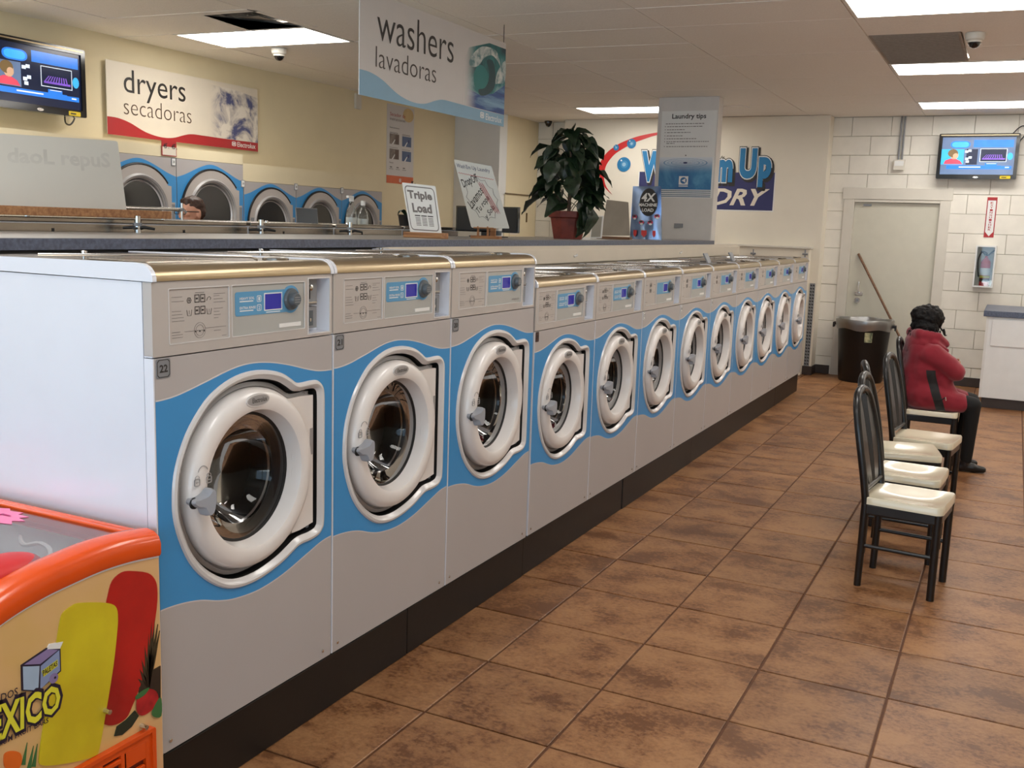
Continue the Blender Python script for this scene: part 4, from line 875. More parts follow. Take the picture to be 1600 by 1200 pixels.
# corner guard: perforated metal strip
t = thing('corner_guard', 'perforated metal strip running up the drywall corner beside the last washer', 'strip', (-.455, YD, .1))
MB().box(-.03, .03, -.006, 0, 0, .98, M_plate).build('strip', t, smooth=False)
b = MB()
for k in range(26):
    for s_ in (-.014, .014): b.obox((s_, -.007, .03+k*.037), (.02, .003, .012), (0, .6, 0), M_black)
b.build('slots', t, smooth=False, kind='stuff')
for p, l in (((1178, 396), 'chrome hose tap on the drywall ledge, nearer the column'), ((1259, 397), 'chrome hose tap at the outer end of the drywall ledge')):
    q = on(p, 1, YD-.13); t = thing('wall_tap', l, 'tap', (q.x, YD-.12, q.z))
    MB().cyl((0, 0, 0), (0, -.06, 0), .012, M_plate, 8).cyl((0, -.05, -.06), (0, -.05, .05), .008, M_plate, 8).build('pipe', t); MB().cyl((-.03, -.05, 0), (.03, -.05, 0), .012, M_plate, 8).build('handle', t)
# conduit and junction box
t = thing('conduit', 'pair of thin metal conduits running down from the ceiling to a white box', 'conduit', (.35, YF, 2.45))
for dx in (-.012, .025): MB().cyl((dx, -.02, .05), (dx, -.02, CEIL-2.45), .010, M_plate, 8).build('pipe', t)
MB().box(-.055, .06, -.05, 0, -.055, .06, M_trimw).box(-.045, .05, -.052, -.05, -.01, .045, M_white).build('junction_box', t, smooth=False, bev=.004)
# extinguisher arrow sign
a = on((1549, 310), 1, YF-.005); x0 = 1.295; t = thing('extinguisher_sign', 'narrow vertical fire extinguisher arrow sign with red border', 'sign', (x0, YF, 1.675)); P = lambda u, v, c: (u, -c, v)
MB().plate([rect(0, .1, 0, .435)], P, 0, .003, M_red).plate([[(.05, .012), (.09, .06), (.09, .40), (.01, .40), (.01, .06)]], P, .003, .004, M_white).build('face', t, smooth=False)
b = MB()
for k, ch in enumerate('EXTINGUISHER'): text(ch, M_red if k > 5 else M_red, P, .036, .064, .365-k*.0265, .385-k*.0265, mb=b, c=.0048, bold=.02)
b.build('lettering', t, smooth=False); text('FIRE', M_red, P, .02, .08, .406, .425, 'lettering', t, c=.0045, bold=.02)
# extinguisher cabinet
t = thing('extinguisher_cabinet', 'white framed glass cabinet holding a red fire extinguisher', 'cabinet', (1.236, YF, 1.13)); w_, h_ = .205, .455
MB().box(0, w_, -.02, 0, 0, h_, M_trimw).box(0, .01, -.13, -.02, 0, h_, M_white).box(w_-.01, w_, -.13, -.02, 0, h_, M_white).box(0, w_, -.13, -.02, 0, .01, M_white).box(0, w_, -.13, -.02, h_-.01, h_, M_white).build('case', t, smooth=False)
MB().plate([rect(0, w_, 0, h_), rect(.016, w_-.016, .016, h_-.016)], P, .13, .14, M_white).build('frame', t, smooth=False)
MB().box(.016, w_-.016, -.134, -.132, .016, h_-.016, M_clear).build('glass', t, smooth=False)
e = thing('fire_extinguisher', 'red fire extinguisher with black hose inside the glass cabinet', 'extinguisher', (1.236+w_/2+.01, YF-.075, 1.141))
MB().lathe([(0, .001), (0, .045), (.01, .05), (.26, .05), (.29, .035), (.31, .016), (.33, .016)], (0, 0, 0), (0, 0, 1), M_redb, 24).build('cylinder', e)
MB().lathe([(.09, .0508), (.115, .0508)], (0, 0, 0), (0, 0, 1), mat('yellow_band', (214, 206, 90), .5), 24).lathe([(.12, .0508), (.20, .0508)], (0, 0, 0), (0, 0, 1), M_white, 24).lathe([(.05, .0508), (.085, .0508)], (0, 0, 0), (0, 0, 1), M_ink, 24).build('label', e)
MB().tube([(0, 0, .33), (0, -.0, .36), (-.03, 0, .375), (-.06, 0, .38)], .009, M_black, 8).tube([(.01, 0, .335), (.05, 0, .37), (.075, 0, .40)], .008, M_black, 8).build('lever', e)
MB().tube(smooth_curve([(-.01, 0, .34), (-.05, .0, .37), (-.078, 0, .30), (-.075, 0, .2), (-.06, 0, .1)], 4), .008, M_black, 8).build('hose', e)

# trash can with liner, broom
t = thing('trash_can', 'black plastic trash can with clear liner in front of the white door', 'trash can', (.17, 9.27, 0))
MB().lathe([(0, .001), (0, .232), (.02, .242), (.62, .285), (.66, .30), (.70, .305), (.705, .295), (.66, .28), (.05, .23), (.04, .001)], (0, 0, 0), (0, 0, 1), mat('can_black', (16, 15, 16), .38, var=.1), 40).build('can', t)
for s_ in (-1, 1): MB().box(s_*.30-.035, s_*.30+.035, -.05, .05, .63, .66, M_black).box(s_*.335-.008, s_*.335+.008, -.05, .05, .60, .66, M_black).build('handle', t, smooth=False, bev=.006)
b = MB(); n = 48
pr = [(.30, .60), (.312, .66), (.315, .70), (.31, .715), (.29, .712), (.27, .66), (.26, .52)]
vs = []
for r, z in pr:
    for k in range(n): an = 2*PI*k/n; f = 1+.012*math.sin(an*9+z*20)+.01*math.sin(an*17); vs.append((r*f*math.cos(an), r*f*math.sin(an), z+.012*math.sin(an*5)*(1 if z < .66 else .3)))
b.add(vs, [(j*n+i, j*n+(i+1) % n, (j+1)*n+(i+1) % n, (j+1)*n+i) for j in range(len(pr)-1) for i in range(n)], glassmat('liner', (.62, .63, .64), .35, .40)); b.build('liner', t, label='clear plastic liner')
b = MB(); vs = []
for v in (.47, .58):
    for k in range(5): an = -PI/2+.16+.075*k; r = .242+(v-.02)/.6*.043+.002; vs.append((r*math.cos(an), r*math.sin(an), v))
b.add(vs, [(k, k+1, 6+k, 5+k) for k in range(4)], mat('can_label', (196, 192, 150), .5, rgb2=(90, 100, 80), scale=22)); b.build('label', t, label='pale product label')
t = thing('broom', 'brown wooden broom handle leaning against the white door behind the trash can', 'broom', (.80, 9.35, 0))
MB().tube([(0, 0, .09), (-.81, .262, 1.44)], .0135, M_woodd, 10).build('handle', t)
MB().box(-.16, .16, -.03, .03, .07, .12, M_woodd).box(-.15, .15, -.025, .025, .0, .07, mat('bristle', (70, 60, 46), .8)).build('brush_head', t, smooth=False)

# folding counter at the right
t = thing('folding_counter', 'white laundry folding counter with blue-grey top at the back', 'counter', (1.44, 8.15, 0))
MB().box(0, 2.6, 0, 1.0, .10, .905, mat('counter_white', (236, 238, 238), .45, var=.02)).build('carcass', t, smooth=False, bev=.003)
MB().box(-.03, 2.62, -.03, 1.03, .905, .962, M_slab).build('top', t, smooth=False, bev=.004); MB().box(.03, 2.58, .02, .98, 0, .10, M_base).build('toe_kick', t, smooth=False)
MB().box(.055, 2.56, -.014, 0, .62, .88, mat('counter_white', (206, 208, 206), .45)).build('apron_panel', t, smooth=False, bev=.002); MB().box(0, .022, -.002, .001, .10, .905, M_white).build('edge_strip', t, smooth=False)

# ------------------------------------------------------------------ chairs
def chair(label, x, y, rz):
    t = thing('dining_chair', label, 'chair', (x, y, 0), rz, 'black chairs with cream seats in a line')
    nx, ny = 14, 12; vs = []; fs = []; hx, hy = .178, .178
    for i in range(nx+1):
        for j in range(ny+1):
            u, v = -1+2*i/nx, -1+2*j/ny
            z = .438-.016*(1-abs(v)**2.4)*(1-abs(u)**3.0)+.006*math.cos(v*PI*1.4)*(1-u*u)*-1*.6+.004*max(0, u)**4
            xx = u*hx*(1-.02*v*v); yy = v*hy*(1-.04*(u < 0)*abs(u))
            if abs(u) == 1 and abs(v) == 1: xx *= .95; yy *= .95
            vs.append((xx, yy, z))
    fs = [(i*(ny+1)+j, (i+1)*(ny+1)+j, (i+1)*(ny+1)+j+1, i*(ny+1)+j+1) for i in range(nx) for j in range(ny)]
    rim = [i*(ny+1) for i in range(nx+1)]+[nx*(ny+1)+j for j in range(1, ny+1)]+[i*(ny+1)+ny for i in range(nx-1, -1, -1)]+[j for j in range(ny-1, 0, -1)]
    k = len(vs); vs += [(vs[r][0]*1.02, vs[r][1]*1.02, .434) for r in rim]; vs += [(vs[r][0]*1.02, vs[r][1]*1.02, .404) for r in rim]; n = len(rim)
    fs += [(rim[i], rim[(i+1) % n], k+(i+1) % n, k+i) for i in range(n)]+[(k+i, k+(i+1) % n, k+n+(i+1) % n, k+n+i) for i in range(n)]+[tuple(k+n+i for i in range(n))]
    MB().add(vs, fs, M_seat).build('seat', t)
    b = MB().box(-.17, .172, -.172, -.148, .355, .403, M_chair).box(-.17, .172, .148, .172, .355, .403, M_chair).box(.148, .172, -.15, .15, .355, .403, M_chair).box(-.17, -.148, -.15, .15, .355, .403, M_chair); b.build('seat_frame', t, smooth=False, bev=.006)
    for s_ in (-1, 1):
        MB().cyl((.158, s_*.158, 0), (.158, s_*.158, .40), .0175, M_chair, 14, .0185).build('leg', t); MB().tube([(-.168, s_*.156, 0), (-.165, s_*.158, .2), (-.163, s_*.158, .40)], [.0165, .0175, .0185], M_chair, 14).build('leg', t)
        MB().tube([(-.165, s_*.158, .20), (.158, s_*.158, .20)], .0095, M_chair, 10).build('stretcher', t)
    # hoop back
    def bk(z): return -.163-.10*max(0, (z-.40)/.52)**1.25
    hoop = [(.158, .40), (.163, .50), (.166, .60), (.163, .70), (.150, .79), (.122, .86), (.075, .903), (0, .918)]
    hoop = hoop+[(-a, z) for a, z in hoop[-2::-1]]
    MB().tube([(bk(z), a, z) for a, z in smooth_curve(hoop, 4)], .018, M_chair, 12).build('back_frame', t)
    MB().tube([(bk(.47), -.155, .47), (bk(.47)-.0, .155, .47)], .013, M_chair, 10).build('back_rail', t)
    for s_ in (-1, 1):      # splat wings
        L = smooth_curve([(.156, .74), (.140, .80), (.106, .852), (.062, .88), (.048, .82), (.046, .70), (.040, .58), (.03, .478), (.085, .478), (.118, .56), (.150, .66)], 3, True)
        MB().plate([[(s_*a, z) for a, z in L]], lambda u, v, c: (bk(v)+c, u, v), -.005, .005, M_chair, True).build('splat', t)
    for k in range(5):
        a = (k-2)*.0205; MB().tube([(bk(z), a*(.62+.5*(z-.47)/.4), z) for z in (.47, .6, .7, .8, .89)], .006, M_chair, 8).build('spindle', t)
    return t
chair('nearest black chair with cream seat, whole front leg in view', 1.30, 2.235, math.radians(-6))
chair('second black chair from the camera, tucked close behind the nearest one', 1.245, 2.78, math.radians(-4))
chair('third black chair, its seat corner hidden by the fourth chair', 1.175, 3.36, math.radians(12))
chair('fourth black chair, just in front of the woman in red', 1.255, 3.82, math.radians(-7))
chair('black chair that the woman in the red coat sits on', 1.205, 4.98, math.radians(0))

# ------------------------------------------------------------------ things on the worktop and the back row
def sheet_sign(name, label, cat, tl, tr, br, bl, th, m, leg=None):
    """a flat board from its four real corners; returns the thing and its surface P(u, v, c)"""
    O = Vector(bl); t = thing(name, label, cat, O); R_ = [Vector(p)-O for p in (tl, tr, br, bl)]; P = PQ(*R_)
    MB().plate([rrect(0, 1, 0, 1, .02, 2)], P, -th, 0, m, True).build('board', t, smooth=False)
    return t, P
WTZ = 1.5465
# Triple Load card in a wooden foot
def cor(ps, y0, lean):
    z = []
    for i, p in enumerate(ps): z.append(on(p, 1, y0+(lean if i < 2 else 0)))
    return z
tl, tr, br, bl = cor([(628, 285), (680.5, 291), (690, 366), (641, 363)], 2.25, .06)
t, P = sheet_sign('triple_load_sign', 'white Triple Load card standing in a wooden foot on the worktop', 'sign', tl, tr, br, bl, .004, M_white)
L = rrect(.05, .95, .05, .95, .1, 4); MB().plate([L, offset(L, .022)], P, 0, .0008, M_inkg).build('border', t, smooth=False)
text('Triple', M_inkg, P, .12, .86, .64, .86, 'lettering', t, bold=.04); text('Load', M_inkg, P, .2, .80, .41, .60, 'lettering', t, bold=.04)
b = MB()
for c_ in range(3):
    b.plate([rect(.24+.2*c_, .41+.2*c_, .34, .36)], P, 0, .001, M_ink)
    for k in range(6): b.plate([rect(.25+.2*c_, .40+.2*c_, .15+.03*k, .163+.03*k)], P, 0, .001, M_inkg)
b.build('fine_print', t, smooth=False, kind='stuff')
o_ = Vector(bl); c = (Vector(bl)+Vector(br))/2
MB().box(-.03+0, (br-bl).length+.02, -.03, .045, WTZ-o_.z, WTZ-o_.z+.032, M_wood).build('wooden_foot', t, smooth=False, bev=.004)
# handwritten board on a small easel
tl, tr, br, bl = cor([(709, 249), (768.5, 260), (795.5, 357), (736.5, 355.5)], 2.9, .07)
t, P = sheet_sign('handwritten_board', 'handwritten white board on a small wooden easel, tilted left', 'sign', tl, tr, br, bl, .005, M_board)
def rot_text(body, m, cu_, cv, w_, h_, ang, bold=0):
    ca, sa = math.cos(ang), math.sin(ang)
    Q = lambda u, v, c: P(cu_+(u*ca-v*sa), cv+(u*sa+v*ca)*.72, c)
    text(body, m, Q, 0, w_, 0, h_, 'handwriting', t, shear=.25, bold=bold)
text("Wash'Em Up Laundry", M_navy, P, .04, .92, .865, .95, 'handwriting', t, shear=.1)
rot_text('DropOff', M_ink, .10, .55, .52, .22, .38, .012); rot_text('Lavamos', M_ink, .16, .27, .60, .17, .72, .01); rot_text('Tu ropa', M_ink, .34, .19, .52, .15, .72, .01); rot_text('y Sola', M_ink, .50, .10, .42, .14, .72, .01)
b = MB(); M_pink = mat('red_ink', (196, 96, 96), .6)
b.tube([P(.03+.03*k, .80+.012*(k % 2)-.001*k, .001) for k in range(32)], .0016, M_pink, 4); b.build('red_wave', t, smooth=False)
b = MB()
for k in range(20): u = .50+.012*k; v = .70-.022*k; b.tube([P(u, v, .001), P(u+.035, v-.05, .001), P(u+.05, v+.01, .001), P(u+.09, v-.055, .001), P(u+.11, v+.0, .001), P(u+.15, v-.05, .001)], .0011, M_pink, 4)
b.build('red_scribble', t, smooth=False, kind='stuff')
out = []
for k in range(12):
    a = 2*PI*k/12; 
    for q in range(4): aa = a+2*PI/12*q/4; r = 1-.14*math.sin(PI*q/4); out.append((.5+.42*r*math.cos(aa), .45+.34*r*math.sin(aa)))
MB().tube([P(u, v, .001) for u, v in out], .0012, M_inkg, 4, True).build('cloud_outline', t, smooth=False)
o_ = Vector(bl); W_ = (br-bl).length
b = MB().box(.0, .20, -.01, .04, WTZ-o_.z, WTZ-o_.z+.018, M_wood).box(.04, .052, .0, .012, WTZ-o_.z+.018, .01, M_wood).box(.11, .122, .0, .012, WTZ-o_.z+.018, .01, M_wood).box(.06, .10, .14, .15, WTZ-o_.z, .2, M_wood).box(.02, .16, -.012, .02, -.004, .004, M_wood); b.build('easel', t, smooth=False, bev=.002)
# dark flat screen behind the boards
a = on((684, 320), 1, 3.6); c = on((797, 367), 1, 3.6)
t = thing('monitor', 'black flat monitor standing behind the two boards on the worktop', 'monitor', (-1.735, 3.62, WTZ))
MB().box(-.26, .24, 0, .03, .035, .215, M_blackgl).box(-.25, .23, -.002, 0, .045, .205, M_black).build('screen', t, smooth=False, bev=.003); MB().box(-.05, .05, 0, .05, 0, .05, M_black).box(-.12, .12, -.05, .09, 0, .008, M_black).build('stand', t, smooth=False)
q = on((777, 362), 1, 3.1); t = thing('reflection_cup', 'white cup shape added for a bright lamp reflection at the foot of the easel', 'cup', (q.x, 3.1, WTZ))  # made-up cup standing in for a glowing lamp reflection
MB().lathe([(0, .0001), (0, .024), (.075, .032), (.078, .032), (.075, .030), (.005, .022), (.005, .0001)], (0, 0, 0), (0, 0, 1), M_white, 20).build('cup', t); MB().lathe([(.02, .0275), (.05, .0305)], (0, 0, 0), (0, 0, 1), M_knob, 20).build('sleeve', t)
# blank grey board and small frame by the plant
tl, tr, br, bl = cor([(948, 312), (982, 316), (984, 368), (939, 368)], 5.35, .05)
t, P = sheet_sign('blank_board', 'blank grey board in a brown wooden foot, right of the potted plant', 'sign', tl, tr, br, bl, .004, mat('board_grey', (158, 148, 134), .6))
MB().box(-.03, .27, -.03, .04, WTZ-bl.z, WTZ-bl.z+.022, M_woodd).build('wooden_foot', t, smooth=False, bev=.003)
tl, tr, br, bl = cor([(926, 337), (943, 337), (940, 372), (922, 372)], 5.0, .04)
t, P = sheet_sign('picture_stand', 'small grey picture frame with white edge half behind the potted plant', 'frame', tl, tr, br, bl, .006, M_white)
MB().plate([rect(.06, .88, .05, .95)], P, 0, .001, mat('board_grey2', (164, 160, 148), .6)).build('picture', t, smooth=False)
# detergent pouch
tl, tr, br, bl = [on(p, 1, 6.1) for p in [(989, 291), (1033, 291), (1034, 374), (984, 374)]]
bl.z = br.z = WTZ+.001
t = thing('detergent_pouch', 'silvery blue 4X machine load pouch standing in front of the grey column', 'pouch', bl)
R_ = [p-bl for p in (tl, tr, br, bl)]; P = PQ(*R_)
M_foil = mat('foil', (150, 170, 200), .22, metal=.7, rgb2=(90, 120, 170), scale=5, stretch=(1, 1, .5))
vs = []; fs = []; nx, ny = 12, 14
for s_ in (1, -1):
    for i in range(nx+1):
        for j in range(ny+1):
            u, v = i/nx, j/ny; d = .045*(1-(2*u-1)**2)*(1-v)**.6+.004*math.sin(u*14+v*9)*(1-v); vs.append(P(u, v, s_*d))
for s_ in (0, 1): fs += [(s_*(nx+1)*(ny+1)+i*(ny+1)+j, s_*(nx+1)*(ny+1)+(i+1)*(ny+1)+j, s_*(nx+1)*(ny+1)+(i+1)*(ny+1)+j+1, s_*(nx+1)*(ny+1)+i*(ny+1)+j+1) for i in range(nx) for j in range(ny)]
MB().add(vs, fs, M_foil).build('pouch', t)
Q = lambda u, v, c: P(u, v, c+.047*(1-(2*u-1)**2)*(1-v)**.6+.009)
MB().plate([circ(.60, .70, .30, 32, .26)], Q, 0, .001, M_ink).build('black_oval', t, smooth=False)
text('4X', M_white, Q, .36, .84, .71, .87, 'lettering', t, bold=.03, shear=.1, c=.003); text('MACHINE', M_white, Q, .28, .88, .62, .68, 'lettering', t, bold=.03, c=.003); text('LOAD', M_white, Q, .40, .78, .52, .585, 'lettering', t, bold=.03, c=.003)
M_pinkr = mat('pink_print', (206, 60, 96), .4)
for u, v in ((.15, .40), (.40, .30), (.68, .30), (.88, .42)): MB().plate([circ(u, v+.02, .085, 14, .04)], Q, 0, .001, M_pinkr).plate([circ(u-.01, v+.035, .06, 12, .018)], Q, .001, .0015, M_ink).plate([circ(u+.01, v-.012, .05, 12, .02)], Q, .001, .0015, M_white).build('flower_mark', t, smooth=False)
for u, s_ in ((.2, .06), (.5, .085), (.8, .045)): MB().plate([[(u-s_, .17), (u+s_, .17), (u+s_, .09), (u, .04), (u-s_, .09)]], Q, 0, .001, M_redb).build('red_arrow', t, smooth=False)
# big blank board left, on a wood ledge
a, c_, d, e = on((-80, 203), 0, -2.14), on((185, 220), 0, -2.14), on((198, 330), 0, -2.08), on((-80, 322), 0, -2.08)
t, P = sheet_sign('white_board_sign', 'large blank white board standing at the left edge above the back row', 'sign', a, c_, d, e, .006, M_board)
text('daoL repuS', mat('ghost_print', (201, 201, 196), .6), P, .30, .93, .55, .82, 'show_through', t, bold=.03, c=.0004)
MB().box(.03, .10, -.05, (d-e).length+.18, 1.611-e.z, 1.648-e.z, M_wood).build('wood_ledge', t, smooth=False, bev=.003)
# metal rail
a = on((196, 325), 0, -2.2); c_ = on((282, 329), 0, -2.2); t = thing('hanging_rail', 'thin chrome rail with an upright post, right of the white board', 'rail', (-2.2, c_.y, 1.607))
MB().cyl((0, a.y-c_.y-.2, .052), (0, 0, .052), .008, M_chrome, 10).build('bar', t); MB().cyl((0, .01, 0), (0, .01, .085), .006, M_chrome, 10).cyl((-.02, .0, .052), (.02, .0, .052), .009, M_plate, 8).build('post', t)
# open soap lid
q = on((480, 351), 0, -2.2); t = thing('soap_lid', 'dark soap compartment lid standing open on the back row', 'lid', (-2.2, q.y, 1.607))
MB().plate([[(-.10, .0), (.10, .0), (.125, .085), (-.075, .085)]], lambda u, v, c: (c-v*.3, u, v), -.004, .004, M_knob, True).build('lid', t, smooth=False, bev=.001)
MB().tube([(0, -.10, 0), (-.026, -.076, .088), (-.026, .126, .088), (0, .102, 0)], .0035, M_plate, 6).build('rim', t)
# clear bottles
for k, (px, hh, l) in enumerate(((549, .20, 'clear plastic bottle with trigger, behind the open soap lid'), (567, .17, 'clear plastic bottle, right one of the pair on the back row'))):
    q = on((px, 352), 0, -2.3); t = thing('clear_bottle', l, 'bottle', (-2.3, q.y, 1.607)); s_ = hh/.2
    MB().lathe([(0, .0001), (0, .036), (.01, .04), (.09*s_, .034), (.12*s_, .018), (.15*s_, .014), (.152*s_, .014)], (0, 0, 0), (0, 0, 1), M_clear, 20).build('bottle', t)
    MB().lathe([(.148*s_, .016), (.17*s_, .016), (.172*s_, .0001)], (0, 0, 0), (0, 0, 1), M_white, 14).box(-.01, .01, -.045 if k == 0 else -.012, .012, .17*s_, .185*s_, M_white).build('cap', t)
    MB().lathe([(.002, .0001), (.002, .034), (.045*s_, .036), (.045*s_, .0001)], (0, 0, 0), (0, 0, 1), M_white, 18).build('liquid', t)
# orchid in a black pot
q = on((628, 352), 0, -2.3); t = thing('small_orchid', 'small plant with dark flowers in a black pot behind the Triple Load card', 'plant', (-2.3, q.y+.06, 1.607))
MB().lathe([(0, .0001), (0, .05), (.075, .062), (.078, .064), (.07, .058), (.07, .0001)], (0, 0, 0), (0, 0, 1), M_black, 20).build('pot', t)
def leafmesh(b, base, dirv, side, L, W_, m, droop=.5, n=6, fold=.25):
    base = Vector(base); d = Vector(dirv).normalized(); s_ = Vector(side).normalized(); up = s_.cross(d).normalized(); vs = []; fs = []
    for i in range(n+1):
        t_ = i/n; w_ = W_*math.sin(PI*min(1, t_*.93+.07))**.8*(1-.35*t_) if i < n else 0
        c = base+d*L*t_-Vector((0, 0, 1))*droop*L*t_*t_
        vs += [c-s_*w_+up*w_*fold, c, c+s_*w_+up*w_*fold]
    for i in range(n): k = i*3; fs += [(k, k+1, k+4, k+3), (k+1, k+2, k+5, k+4)]
    b.add(vs, fs, m); return b
leafmesh(MB(), (0, -.01, .07), (-.1, -.5, 1), (.6, .4, .2), .19, .02, M_leafm, .9).build('leaf', t); leafmesh(MB(), (0, .01, .07), (.2, .6, .8), (.6, -.4, .2), .13, .02, M_leafm, .6).build('leaf', t)
MB().tube(smooth_curve([(0, 0, .07), (0, .02, .16), (0, .04, .24), (0, .07, .31)], 4), .003, M_stem, 6).build('stem', t)
M_fl = mat('dark_flower', (46, 26, 34), .5)
for k in range(8):
    c = Vector((rnd.uniform(-.02, .02), .045+rnd.uniform(-.03, .04), .20+.015*k)); b = MB()
    for a in range(5): an = a*1.257+k; leafmesh(b, c, (.3, math.cos(an), math.sin(an)), (0, -math.sin(an), math.cos(an)), .02, .008, M_fl, .1, 3)
    b.build('flower', t)
# big potted plant
t = thing('potted_plant', 'bushy dark green plant in a terracotta pot on the worktop', 'plant', (-1.42, 4.33, WTZ))
MB().lathe([(0, .0001), (0, .115), (.155, .145), (.16, .162), (.205, .168), (.208, .158), (.18, .148), (.175, .0001)], (0, 0, 0), (0, 0, 1), M_pot, 8).build('pot', t, smooth=False, label='faceted terracotta pot', bev=.003)
MB().lathe([(.176, .145), (.182, .0001)], (0, 0, 0), (0, 0, 1), mat('soil', (50, 38, 30), .9), 12).build('soil', t)
MB().cyl((0, 0, .15), (.0, 0, .66), .016, M_woodd, 8, .012).build('pole', t)
lm = []
for k in range(3):
    b = MB(); vs = []; fs = []; n = 8
    out = [(0, 0), (.05, .30), (.17, .46), (.33, .49), (.50, .44), (.66, .33), (.82, .18), (.93, .07), (1, 0)]
    for i, (l_, w_) in enumerate(out):
        wob = .05*math.sin(i*1.9+k*2)
        for s_ in (-1, -.5, 0, .5, 1): vs.append((l_-.10*(1-abs(s_)*0)*(1 if i == 0 and s_ else 0)-(.10*abs(s_) if i <= 1 else 0), s_*w_*.92, abs(s_)*w_*(.28+.1*k)-l_*l_*(.25+.16*k)+wob*abs(s_)))
    for i in range(len(out)-1):
        for j in range(4): fs.append((i*5+j, i*5+j+1, (i+1)*5+j+1, (i+1)*5+j))
    b.add(vs, fs, M_leafm); lm.append(b)
first = []
stems = []
for k in range(92):
    z = .29+.51*(k+.5)/92+rnd.uniform(-.03, .03); a = k*2.399+rnd.uniform(-.4, .4); f = (z-.29)/.51
    R_ = .05+.13*math.sin(PI*min(1, .25+f*.72))**.8*rnd.uniform(.55, 1.15)
    if k % 9 == 0: R_ *= 1.25
    sc = rnd.uniform(.13, .19)*(1-.25*f)
    if f > .93: R_ *= .35
    p = Vector((R_*math.cos(a), R_*math.sin(a), z+rnd.uniform(-.02, .03)))
    if k < 3: o = lm[k].build('leaf', t); first.append(o)
    else: o = first[k % 3].copy(); COL.objects.link(o)
    o.location = p; o.scale = (sc,)*3; o.rotation_euler = (rnd.uniform(-.6, .6), (rnd.uniform(.3, 1.2) if f > .2 else rnd.uniform(-.1, .45)) if f < .93 else rnd.uniform(-.5, .4), a+rnd.uniform(-.5, .5))
    if k % 3 == 0: stems.append([(0, 0, z-.1), (p.x*.5, p.y*.5, z-.0), tuple(p)])
for k, (ax, ay, az, tilt, sc, a) in enumerate([(.13, -.08, .27, 1.2, .2, -.3), (.17, -.04, .22, 1.35, .2, -.1), (.15, -.10, .18, 1.4, .16, -.5), (-.22, -.05, .30, .5, .19, 3.3), (.2, -.03, .50, .25, .17, .1), (-.2, 0, .46, 1.2, .16, 3.2), (.17, -.05, .34, .3, .16, -.1), (-.17, -.04, .68, .1, .15, 3.3)]):
    o = first[k % 3].copy(); COL.objects.link(o); o.location = (ax, ay, az); o.scale = (sc,)*3; o.rotation_euler = (0, tilt, a); stems.append([(0, 0, az+.1), (ax*.5, ay*.5, az+.07), (ax, ay, az)])
for s_ in stems: MB().tube(smooth_curve(s_, 3), .003, M_stem, 5).build('stem', t)

# ------------------------------------------------------------------ ice cream freezer
XF = -.25; YB = -.922
def FP(p):
    q = on(p, 0, XF); return (q.y, q.z)
t = thing('ice_cream_freezer', 'orange rimmed ice cream freezer with popsicle pictures, next to washer 22', 'freezer', (XF, YB, 0)); po = (XF, YB, 0)
low = [(YB, .772), (-1.0, .782), (-1.06, .786), (-1.12, .786), (-1.20, .780), (-1.27, .772), (-1.36, .752), (-1.46, .715), (-1.56, .66), (-1.64, .60)]
low = smooth_curve(low, 4); XB = -1.45
M_fside = mat('freezer_picture', (208, 172, 92), .3, rgb2=(222, 178, 132), scale=2.4, coat=.3)
MB().box(XB, XF-.004, -1.64, YB, .0, .5, M_white).plate([[(YB, .02), *[(y, z) for y, z in low], (-1.64, .02)]], lambda u, v, c: (XF-.012+c, u, v), -.02, .012, M_fside).build('cabinet', t, smooth=False, pofs=po)
MB().plate([[(YB, .02), *low, (-1.64, .02)]], lambda u, v, c: (XB+c, u, v), -.02, 0, M_fside).box(XB, XF-.012, YB-.01, YB, .5, .78, M_white).box(XB-.001, XF-.001, -1.652, -1.6405, .02, .60, M_fside).build('cabinet_back', t, smooth=False, pofs=po)
MB().plate([low+[(y, z-.006) for y, z in low[::-1]]], lambda u, v, c: (XF+c, u, v), 0, .0015, M_white).build('seam_strip', t, smooth=False, pofs=po)
# rim: rounded orange extrusion all along the side, and the back and far rails
prof = [(-.012, .0), (.006, .0), (.010, .008), (.010, .034), (.004, .050), (-.012, .061), (-.035, .066), (-.055, .064), (-.068, .056), (-.070, .045), (-.070, 0)]
def rimsweep(x, sgn):
    b = MB(); vs = []; n = len(prof)
    for (y, z) in low: vs += [(x+sgn*c, y, z+h) for c, h in prof]
    fs = [(i*n+j, i*n+(j+1) % n, (i+1)*n+(j+1) % n, (i+1)*n+j) for i in range(len(low)-1) for j in range(n)]+[tuple(range(n)), tuple((len(low)-1)*n+j for j in range(n))[::-1]]
    return b.add(vs, fs, M_orange)
rimsweep(XF, 1).build('side_rim', t, pofs=po); rimsweep(XB, -1).build('side_rim', t, pofs=po)
b = MB().box(XB, XF-.05, YB-.025, YB-.002, .775, .832, M_orange); b.build('back_rim', t, smooth=False, bev=.006, pofs=po); MB().box(XB, XF-.06, YB-.045, YB-.03, .80, .835, M_orange).build('lid_rail', t, smooth=False, bev=.004, pofs=po); MB().box(XB, XF-.05, -1.64, -1.60, .60, .655, M_orange).build('front_rim', t, smooth=False, bev=.006, pofs=po)
MB().box(XB, XF-.06, YB-.030, YB-.0255, .80, .828, M_white).build('lid_track', t, smooth=False, pofs=po)
def lidz(y): 
    for (a, za), (c, zc) in zip(low, low[1:]):
        if c <= y <= a: return za+(zc-za)*(a-y)/(a-c)
    return low[-1][1]
ys = [YB-.05-.045*k for k in range(14)]
b = MB(); vs = []
for y in ys: vs += [(XB+.07, y, lidz(y)+.05), (XF-.068, y, lidz(y)+.05)]
b.add(vs, [(2*k, 2*k+1, 2*k+3, 2*k+2) for k in range(len(ys)-1)], M_froz); b.build('glass_lid', t, pofs=po, label='curved glass lid')
